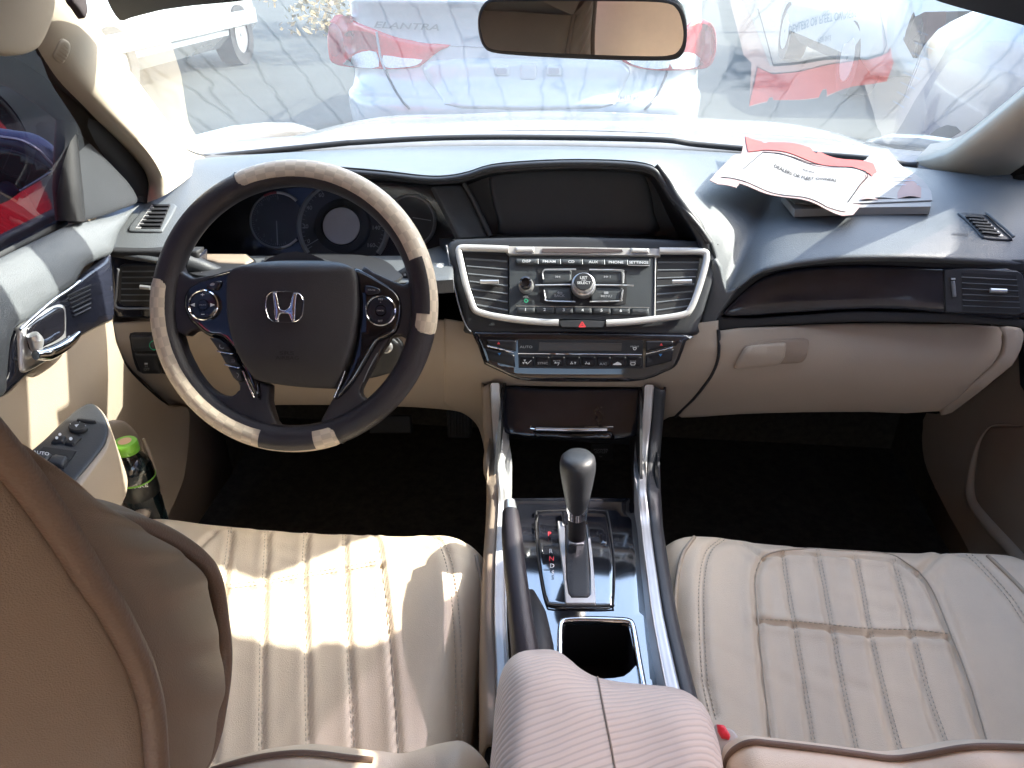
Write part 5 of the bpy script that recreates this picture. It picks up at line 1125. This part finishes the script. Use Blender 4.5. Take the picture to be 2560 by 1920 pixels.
# armrest lid
AZ=.705
am=thing('armrest','padded pinkish beige cloth armrest lid with wavy ribs between the two seats','armrest',(0,.35,.5))
ao=cr2(o(1052,1760,1058,1659,1064,1600,1068,1540,1076,1480,1092,1435,1120,1410,1160,1403,1200,1405,1228,1422,1255,1445,1290,1463,1340,1473,1400,1479,1450,1484,1490,1498,1525,1530,1545,1580,1560,1640,1568,1760,1560,1950,1060,1950),3)
class Arm:
    def hit(s,p,lift=0):
        q=PZ(p,AZ); d=segd([p],ao)[0]; r=95; k=min(1,d/r); z=AZ+ -.050*(1-math.sqrt(max(0,1-(1-k)**2)))
        z-=.010*max(0,min(1,(p[0]-o(1230,0)[0][0])/180))*(1 if True else 0)
        for _ in range(2): q=PZ(p,z)
        return q+V((0,0,lift))
AR=Arm()
aob=drape('armrest_pad',ao,AR,M['armcloth'],am,0,.05,16)
aob['label']='ribbed cloth top of the armrest'
fixn(tube('centre_seam',pxline(AR,d4(503,790,520,880,540,980,560,1080,580,1200),.0006,5),.0008,M['beigedk'],am,6))
box('armrest_box',(-.085,-.15,.30),(.09,.40,.62),M['beige'],am,.01)
# ================================================================ seats
LEA=M['leather']
def seat(root,x0,x1,yf,yback,zf,zb,lines,cross,pip,sname):
    nx,ny=230,190; R=.055; xs=[];ys=[]
    W=x1-x0; xc=(x0+x1)/2
    vs=[];XY=[]
    us=np.linspace(-1,1,nx); vv=np.linspace(0,1,ny)
    Ltot=W/2-R+R*math.pi/2+.16; Lf=(yf-yback)-R+R*math.pi/2+.14
    def roll(s,flat):   # arc length -> (outward offset, drop)
        if s<flat: return s,0
        a=(s-flat)/R
        if a<math.pi/2: return flat+R*math.sin(a),R*(1-math.cos(a))
        return flat+R,R+(s-flat-R*math.pi/2)
    P=np.zeros((ny,nx,3))
    for j,v in enumerate(vv):
        oy,dy=roll(v*Lf,(yf-yback)-R)
        for i,u in enumerate(us):
            ox,dx=roll(abs(u)*Ltot,W/2-R); x=xc+math.copysign(ox,u); y=yback+oy
            # rounded front corners in plan
            cxr=max(0,abs(x-xc)-(W/2-.12)); y-= (cxr/.12)**2*.030*max(0,min(1,(y-yback)/(yf-yback)))**4
            t=(y-yback)/(yf-yback); z=zb+(zf-zb)*t-dx-dy
            z+=.018*math.exp(-((abs(x-xc)-W*.40)/.05)**2)*(1-.5*t)-.006*math.exp(-((x-xc)/.12)**2)-.006*math.exp(-((t-.35)/.25)**2)
            P[j,i]=(x,y,z)
    XY=P[:,:,:2].reshape(-1,2); D=np.zeros(len(XY)); T=P[:,:,2].reshape(-1)
    def field(ln,depth,wid,shoulder=0):
        nonlocal D
        q=[PL.hit(p) for p in cr2(ln,6,False)]; d=segd(XY,[(a.x,a.y) for a in q],False); D-=depth*np.exp(-(d/wid)**2); 
        if shoulder: D+=shoulder*np.exp(-((d-wid*3.2)/(wid*2.2))**2)
    PL=pl3((xc,yback,zb),(xc+.1,yback,zb),(xc,yf-.03,zf)); 
    for ln,dp,wd_,sh in lines: field(ln,dp,wd_,sh)
    # low creases
    rr=np.random.RandomState(3); 
    for k in range(14):
        cx,cy_=rr.uniform(x0,x1),rr.uniform(yback,yf); an=rr.uniform(-.6,.6)+ (1.3 if k%2 else 0); l=rr.uniform(.04,.1)
        dx_=(XY[:,0]-cx)*math.cos(an)+(XY[:,1]-cy_)*math.sin(an); dy_=-(XY[:,0]-cx)*math.sin(an)+(XY[:,1]-cy_)*math.cos(an)
        D+= -.0007*np.exp(-(dx_/l)**2-(dy_/.007)**2)+.0006*np.exp(-(dx_/l)**2-((dy_-.012)/.009)**2)
    Z=(T+D).reshape(ny,nx); rows=[[V((P[j,i,0],P[j,i,1],Z[j,i])) for i in range(nx)] for j in range(ny)]
    vs,fs=gridmesh(rows); ob=link('seat_cushion',vs,fs,LEA,root,180,label=sname); S_=Surf(ob); S_.t=1.0
    return ob,S_
ds=thing('car_seat_unit','cream leather driver seat with channel stitched cushion, tan backrest side in the left foreground','car seat',(-.37,.5,.21))
gr=[d3(992,200,990,260,960,500,948,800,935,1000,915,1230),d3(1152,200,1150,260,1140,440,1130,700,1125,1000,1125,1240),d3(1320,200,1318,260,1310,430,1320,700,1325,1000,1330,1240),d3(1485,195,1487,260,1490,400,1500,650,1515,900,1530,1240)]
sm5=d3(1610,190,1640,290,1665,500,1690,750,1710,1000,1725,1240); crs=d3(860,488,960,470,1140,450,1310,420,1490,390,1645,360)
bol=d3(1850,215,1915,290,1955,450,1975,700,1980,950,1985,1200); pp=d3(1985,230,2045,290,2085,480,2105,700,2110,950,2090,1240); lf=d3(920,215,850,290,800,400,760,600)
cu,CS=seat(ds,-.665,-.098,.835,.40,.552,.500,[(g_,.0052,.0028,.0012) for g_ in gr]+[(sm5,.005,.0025,.002),(crs,.006,.003,.002),(bol,.003,.004,.0015),(lf,.005,.003,.002)],None,None,'channel stitched cream cushion')
stitches('stitching',[[(x+4,y) for x,y in g_] for g_ in gr]+[[(x-4,y) for x,y in g_] for g_ in gr],CS,M['thread'],cu,.0062,.0009)
stitches('stitching',[crs,[(x,y-8) for x,y in crs]],CS,M['thread'],cu,.0062,.0009)
stitches('stitching',[[(x+9,y) for x,y in bol],[(x-7,y) for x,y in bol]],CS,M['thread'],cu,.0062,.0012)
fixn(tube('seam_line',pxline(CS,sm5[1:],.0004,5),.0009,M['pipingc'],cu,6)); fixn(tube('edge_piping',pxline(CS,pp[1:],.001,5),.0028,M['pipingc'],cu,8))
ps=thing('car_seat_unit','cream leather front passenger seat with stitched panel cushion','car seat',(.38,.5,.21))
rb=[d4(1245,284,1265,420,1290,560,1330,800,1375,1090),d4(1385,280,1415,430,1440,570,1490,830,1550,1110),d4(1535,288,1565,430,1595,590,1655,850,1728,1125),d4(1690,318,1730,460,1765,600,1830,850,1915,1090)]
pno=d4(1205,1090,1170,800,1145,550,1135,400,1148,340,1175,302,1250,282,1400,276,1550,286,1680,300,1750,338,1800,378,1850,450,1920,620,1990,800,2080,1100)
cr1=d4(1145,556,1300,566,1440,580,1600,596,1760,600,1912,616); dg1=d4(1168,305,1130,275,1090,235); dg2=d4(1790,366,1835,320,1890,262)
bl1=d4(1005,235,945,290,920,400,918,560,932,800,965,960); bl2=d4(1880,238,1980,292,2080,390,2165,490,2260,640); pq1=d4(890,232,845,300,820,420,815,560,825,700,850,850); pq2=d4(1935,236,2045,292,2150,385,2250,490)
cu2,CS2=seat(ps,.118,.665,.868,.42,.552,.505,[(g_,.0040,.003,.0009) for g_ in rb]+[(pno,.006,.003,.0022),(cr1,.0055,.003,.0018),(dg1,.005,.003,.002),(dg2,.005,.003,.002),(bl1,.003,.004,.0015),(bl2,.003,.004,.0015)],None,None,'cream cushion with a stitched centre panel')
stitches('stitching',[[(x+4,y) for x,y in g_] for g_ in rb]+[[(x-4,y) for x,y in g_] for g_ in rb],CS2,M['thread'],cu2,.0062,.0009)
stitches('stitching',[[(x+8,y) for x,y in bl1],[(x-6,y) for x,y in bl1],[(x+8,y) for x,y in bl2],[(x-6,y) for x,y in bl2],cr1],CS2,M['thread'],cu2,.0062,.0011)
fixn(tube('panel_welt',pxline(CS2,pno,.0004,5),.0010,M['pipingc'],cu2,6)); fixn(tube('edge_piping',pxline(CS2,pq1,.001,5),.0028,M['pipingc'],cu2,8)); fixn(tube('edge_piping',pxline(CS2,pq2,.001,5),.0028,M['pipingc'],cu2,8))
# driver backrest: side lobe between two pipings, back panel, front
FX,RX=-.200,-.165
front=[PX(p,FX) for p in e6(540,1010,700,1030,900,1040,1100,1085,1300,1160,1480,1260,1620,1370,1700,1490,1740,1640)+d3(925,640,938,760,930,900,905,1050,880,1160,840,1240,760,1360)]
rear=[PX(p,RX) for p in e6(-300,100,-60,380,100,580,240,760,400,990,540,1200,680,1430,800,1600,900,1760)+d3(565,760,600,860,630,980,640,1100,650,1240,660,1400)]
def resamp(P,n):
    P=cr(P,6); L=[0]
    for a,b in zip(P,P[1:]): L.append(L[-1]+(b-a).length)
    out=[]
    for i in range(n):
        s=L[-1]*i/(n-1); k=max(j for j in range(len(L)) if L[j]<=s+1e-9); k=min(k,len(P)-2); t=(s-L[k])/max(1e-9,L[k+1]-L[k]); out.append(P[k].lerp(P[k+1],t))
    return out
n_=22; Fp=resamp(front,n_); Rp=resamp(rear,n_)
mid1=[a.lerp(b,.3)+V((.012,0,0)) for a,b in zip(Fp,Rp)]; mid2=[a.lerp(b,.7)+V((.012,0,0)) for a,b in zip(Fp,Rp)]
# creases in the soft side
for k,(a,b) in enumerate(zip(mid1,mid2)):
    w_=.0012*math.sin(k*2.1)+.0012*math.sin(k*.83+1); a.x+=w_; b.x+=w_*.8
bs=grid('backrest_side',[Fp,mid1,mid2,Rp],M['leather2'],ds,5,4,smooth=180); bs['label']='creased tan side panel of the driver backrest'
tube('backrest_piping',[a+V((.003,.003,0)) for a in Fp],.0048,M['piping'],bs,10,n=3); tube('backrest_piping',[a+V((.003,-.001,0)) for a in Rp],.0052,M['piping'],bs,10,n=3)
back1=[a+V((-.004,-.012,-.0)) for a in Rp]; back2=[V((-.22,a.y-.045+.0*i,a.z-.005)) for i,a in enumerate(Rp)]; back3=[V((-.32,.135-.10*(a.z-.9),a.z)) for a in Rp]; back4=[V((-.62,.14-.10*(a.z-.9),a.z)) for a in Rp]
bk=grid('backrest_back',[Rp,back1,back2,back3,back4],M['leather2'],ds,4,4,smooth=180); bk['label']='plain tan back of the driver backrest'
f2=[a+V((-.03,.012,.0)) for a in Fp]; f3=[V((-.37,a.y-.012,a.z)) for a in Fp]; f4=[V((-.62,a.y,a.z)) for a in Fp]
bf=grid('backrest_front',[Fp,f2,f3,f4],M['leather2'],ds,4,4,smooth=180,thick=.004)
top=[Fp[0],Rp[0]]; grid('backrest_top',[[Fp[0],Fp[0]+V((-.2,.0,.06)),Fp[0]+V((-.42,0,0))],[Rp[0],Rp[0]+V((-.2,0,.07)),Rp[0]+V((-.42,0,0))]],M['leather2'],ds,5)
# lower lumbar bulge in front of the backrest foot
def bulge(root,p_o,Yf,x_l,x_r,lab,edge=None):
    cre=[PY(p,Yf) for p in p_o]; a=[p+V((0,-.035,-.0)) for p in cre]; b=[p+V((0,-.07,-.03)) for p in cre]; c=[p+V((0,.022,-.03)) for p in cre]; d=[p+V((0,.02,-.09)) for p in cre]
    g=grid('backrest_foot',[d,c,cre,a,b],M['leather2'] if False else LEA,root,5,5,smooth=180,label=lab); return cre
cre=bulge(ds,d3(820,1290,930,1238,1040,1205,1150,1180,1290,1165,1400,1170,1520,1185,1620,1195,1720,1205,1830,1175,1900,1158,1970,1150,2020,1170,2070,1215,2100,1260),.425,0,0,'lower edge of the driver backrest resting on the cushion')
tube('foot_piping',[p+V((0,-.006,.004)) for p in cre[1:8]],.0028,M['piping'],ds,8)
cre=bulge(ps,d4(1005,1170,1020,1105,1060,1065,1120,1045,1200,1052,1400,1075,1550,1095,1680,1110,1800,1095,1950,1068,2080,1062,2300,1075,2500,1130),.452,0,0,'lower edge of the passenger backrest resting on the cushion')
tube('foot_piping',[p+V((0,-.004,.004)) for p in cre],.0028,M['piping'],ds if False else ps,8)
rows=[[(x,.42-(z-.60)*.78-.03*abs((x-.39)/.27)**2,z) for x in (.13,.2,.3,.39,.5,.6,.66)] for z in (.50,.62,.75,.9,1.02,1.08)]
g_b=grid('backrest_front',rows,LEA,ps,3,4,thick=.10,smooth=180)
def headrest(root,x,y,z):
    vs=[];fs=[];n=16
    for i in range(n+1):
        for j in range(24):
            a=math.pi*i/n; b=2*math.pi*j/24; q=[math.sin(a)*math.cos(b),math.sin(a)*math.sin(b),math.cos(a)]; q=[math.copysign(abs(k)**.6,k) for k in q]
            vs.append(V((x+.13*q[0],y+.05*q[1],z+.09*q[2])))
    for i in range(n):
        for j in range(24): fs.append((i*24+j,i*24+(j+1)%24,(i+1)*24+(j+1)%24,(i+1)*24+j))
    return fixn(link('headrest',vs,fs,M['leather2'],root,60))
headrest(ps,.39,-.08,1.13); headrest(ds,-.40,.12,1.24)
# rear bench, seen only in the mirror
rs=thing('rear_bench','cream leather rear bench reflected in the rear view mirror','car seat',(0,-.9,.21))
grid('seat_cushion',[[(x,y,z+.02*math.cos(x*9)) for x in np.linspace(-.66,.66,9)] for y,z in ((-.5,.36),(-.48,.47),(-.6,.50),(-.95,.46))],LEA,rs,4,thick=.05)
grid('backrest_front',[[(x,y-.03*math.cos(x*9),z) for x in np.linspace(-.66,.66,9)] for y,z in ((-.95,.45),(-1.0,.6),(-1.10,.85),(-1.18,1.0),(-1.3,1.0))],LEA,rs,4,thick=.05)
# seat belt buckle between armrest and passenger seat
bu=thing('seat_belt_buckle','seat belt buckle with a red release button between the armrest and the passenger seat','seat belt buckle',PZ(d4(1010,1020)[0],.60))
BZ=Pl(PZ(d4(1010,1020)[0],.615),(0,-.4,1))
drape('buckle_body',cr2(d4(975,985,985,978,1015,992,1050,1000,1075,1050,1040,1080,1010,1110,985,1060),2),BZ,M['bucklew'],bu,0,.05,14,puff=6)
drape('release_button',cr2(d4(980,980,1010,984,1035,1025,1030,1042,1000,1036,985,1010),1),BZ,M['buckler'],bu,.004,.012,10,puff=4)
# ================================================================ mirror
mi=thing('rear_view_mirror','wide rear view mirror with black frame hanging at the top of the windshield','mirror',PY(o(1258,60)[0],1.0))
NM=V((-.105,-1,-.045)).normalized(); MP=Pl(PY(o(1258,60)[0],1.0),NM)
mo=c2(945,30,985,-5,1060,-25,1300,-25,1600,-22,1900,-18,2040,0,2095,30,2125,90,2137,180,2130,270,2105,325,2060,350,1950,356,1700,352,1400,340,1150,325,1000,308,950,275,925,215,915,140,922,75)
mb=drape('mirror_housing',cr2(mo,3),MP,M['dashdark'],mi,.0,.03,16,puff=10)
mi_=c2(962,45,990,15,1060,8,1300,5,1600,5,1900,8,2030,20,2075,50,2100,100,2115,180,2108,255,2080,300,2040,318,1950,325,1700,320,1400,308,1150,298,1010,285,965,255,945,200,935,140,942,85)
drape('mirror_glass',cr2(mi_,3),MP,M['mirrorg'],mi,.0028,.002,20)
tube('mirror_stem',[PY(o(1258,10)[0],1.02),PY(o(1258,10)[0],1.02)+V((0,.01,.06)),V((0,.99,wz(0,.99)-.004))],[.012,.012,.02],M['dashdark'],mi,12)
# ================================================================ papers on the dashboard
bk_=thing('booklet','thick white booklet lying on the right of the dashboard under the other papers','booklet',PD_.hit(c3(1300,1200)[0]))
PP=pl3(PD_.hit(c3(760,1250)[0],.004),PD_.hit(c3(1600,1260)[0],.004),PD_.hit(c3(1200,1020)[0],.004))
drape('booklet_pages',c3(720,1220,800,1318,1200,1305,1632,1300,1635,1250,1640,1225,1380,985,1310,975,1100,1100),PP,M['paperw'],bk_,.008,.012,22)
drape('booklet_cover',cr2(c3(705,1205,800,1290,1000,1295,1400,1280,1640,1270,1632,1215,1370,980,1260,1000,1000,1150),0 or 1),PP,M['paperw'],bk_,.0105,.0015,22)
ss=thing('paper_sheets','curled white and pale pink sheets on top of the booklet by the right pillar','paper',PD_.hit(c3(1450,1150)[0]))
class Curl:
    def __init__(s,P,f): s.P=P; s.f=f
    def hit(s,p,lift=0): return s.P.hit(p,s.f(p)+lift)
C1=Curl(PP,lambda p:.013+.0025*math.sin(p[0]/31)+.003*math.sin(p[1]/14))
drape('top_sheet',cr2(c3(1180,1270,1300,1262,1440,1262,1590,1242,1632,1212,1560,1140,1460,1060,1365,968,1300,985,1240,1010,1190,1100,1160,1200),2),C1,M['paperw'],ss,.0,.0008,12)
tsl=[]
for k in range(8):
    tsl.append(lineshape(c3(1330+k*12,1050+k*20)[0],c3(1400+k*22,1042+k*20)[0],1.0))
shapes('faint_print',tsl,C1,mat('faint_blue_print',(.26,.31,.40),.8),bpy.data.objects['top_sheet'],.0012)
C0=Curl(PP,lambda p:.011+.003*math.sin(p[0]/17))
drape('under_sheet',cr2(c3(1200,1278,1420,1262,1600,1255,1625,1225,1500,1150,1300,1180),1),C0,M['paperlp'],ss,.0,.0006,12)
fo=thing('printed_form','pink edged sheet FOR SALE in a clear sleeve lying askew on the booklet','paper',PD_.hit(c3(800,1100)[0]))
PF=Pl(PD_.hit(c3(800,1100)[0],.030),(.06,-.16,1))
C2_=Curl(PF,lambda p:.004*math.sin(p[0]/40+p[1]/25)+.010*max(0,(c3(330,0)[0][0]-p[0])/60))
fp_=drape('pink_sheet',c3(500,832,605,856,612,868,632,872,636,866,900,915,915,935,940,940,950,925,1100,975,1280,1020,1310,1070,1290,1150,1230,1230,1165,1310,1100,1310,850,1240,700,1190,460,1140,440,1165,330,1140,280,1115,330,1040,430,940,480,930),C2_,M['paperlp'],fo,.0,.0012,12)
drape('pink_band',c3(500,835,605,860,612,870,632,874,640,868,900,918,918,938,940,942,952,930,1100,975,1280,1022,1310,1072,1300,1110,1260,1078,1000,1008,760,955,610,925,520,925),C2_,M['paperp'],fp_,.0016,.0008,12)
drape('white_form',c3(590,940,1240,1068,1170,1200,1120,1290,1000,1272,700,1180,450,1120,350,1090,440,1040),C2_,M['paperw'],fp_,.0014,.0008,12)
fr=cr2(c3(605,946,900,1002,1232,1072,1200,1145,1130,1240),3,False); shapes('form_frame',polyline(fr,2.2)+polyline(c3(605,946,480,1060),1.6),C2_,M['ink'],fp_,.0026)
texts('form_lettering',[('DEALERS OR FLEET OWNERS',c3(862,1085)[0],7.5,14.5,1.15),('FOR SALE',c3(890,1045)[0],4.5,14,1.1),('ONLY',c3(885,1105)[0],4,14,1.1)],C2_,M['ink'],fp_,.0026)
for q_ in c3(290,1115,520,850,850,1240,1165,1310,1300,1060): print('form clearance',q_,round(C2_.hit(q_).z-PD_.hit(q_).z,4),PD_.hit(q_))
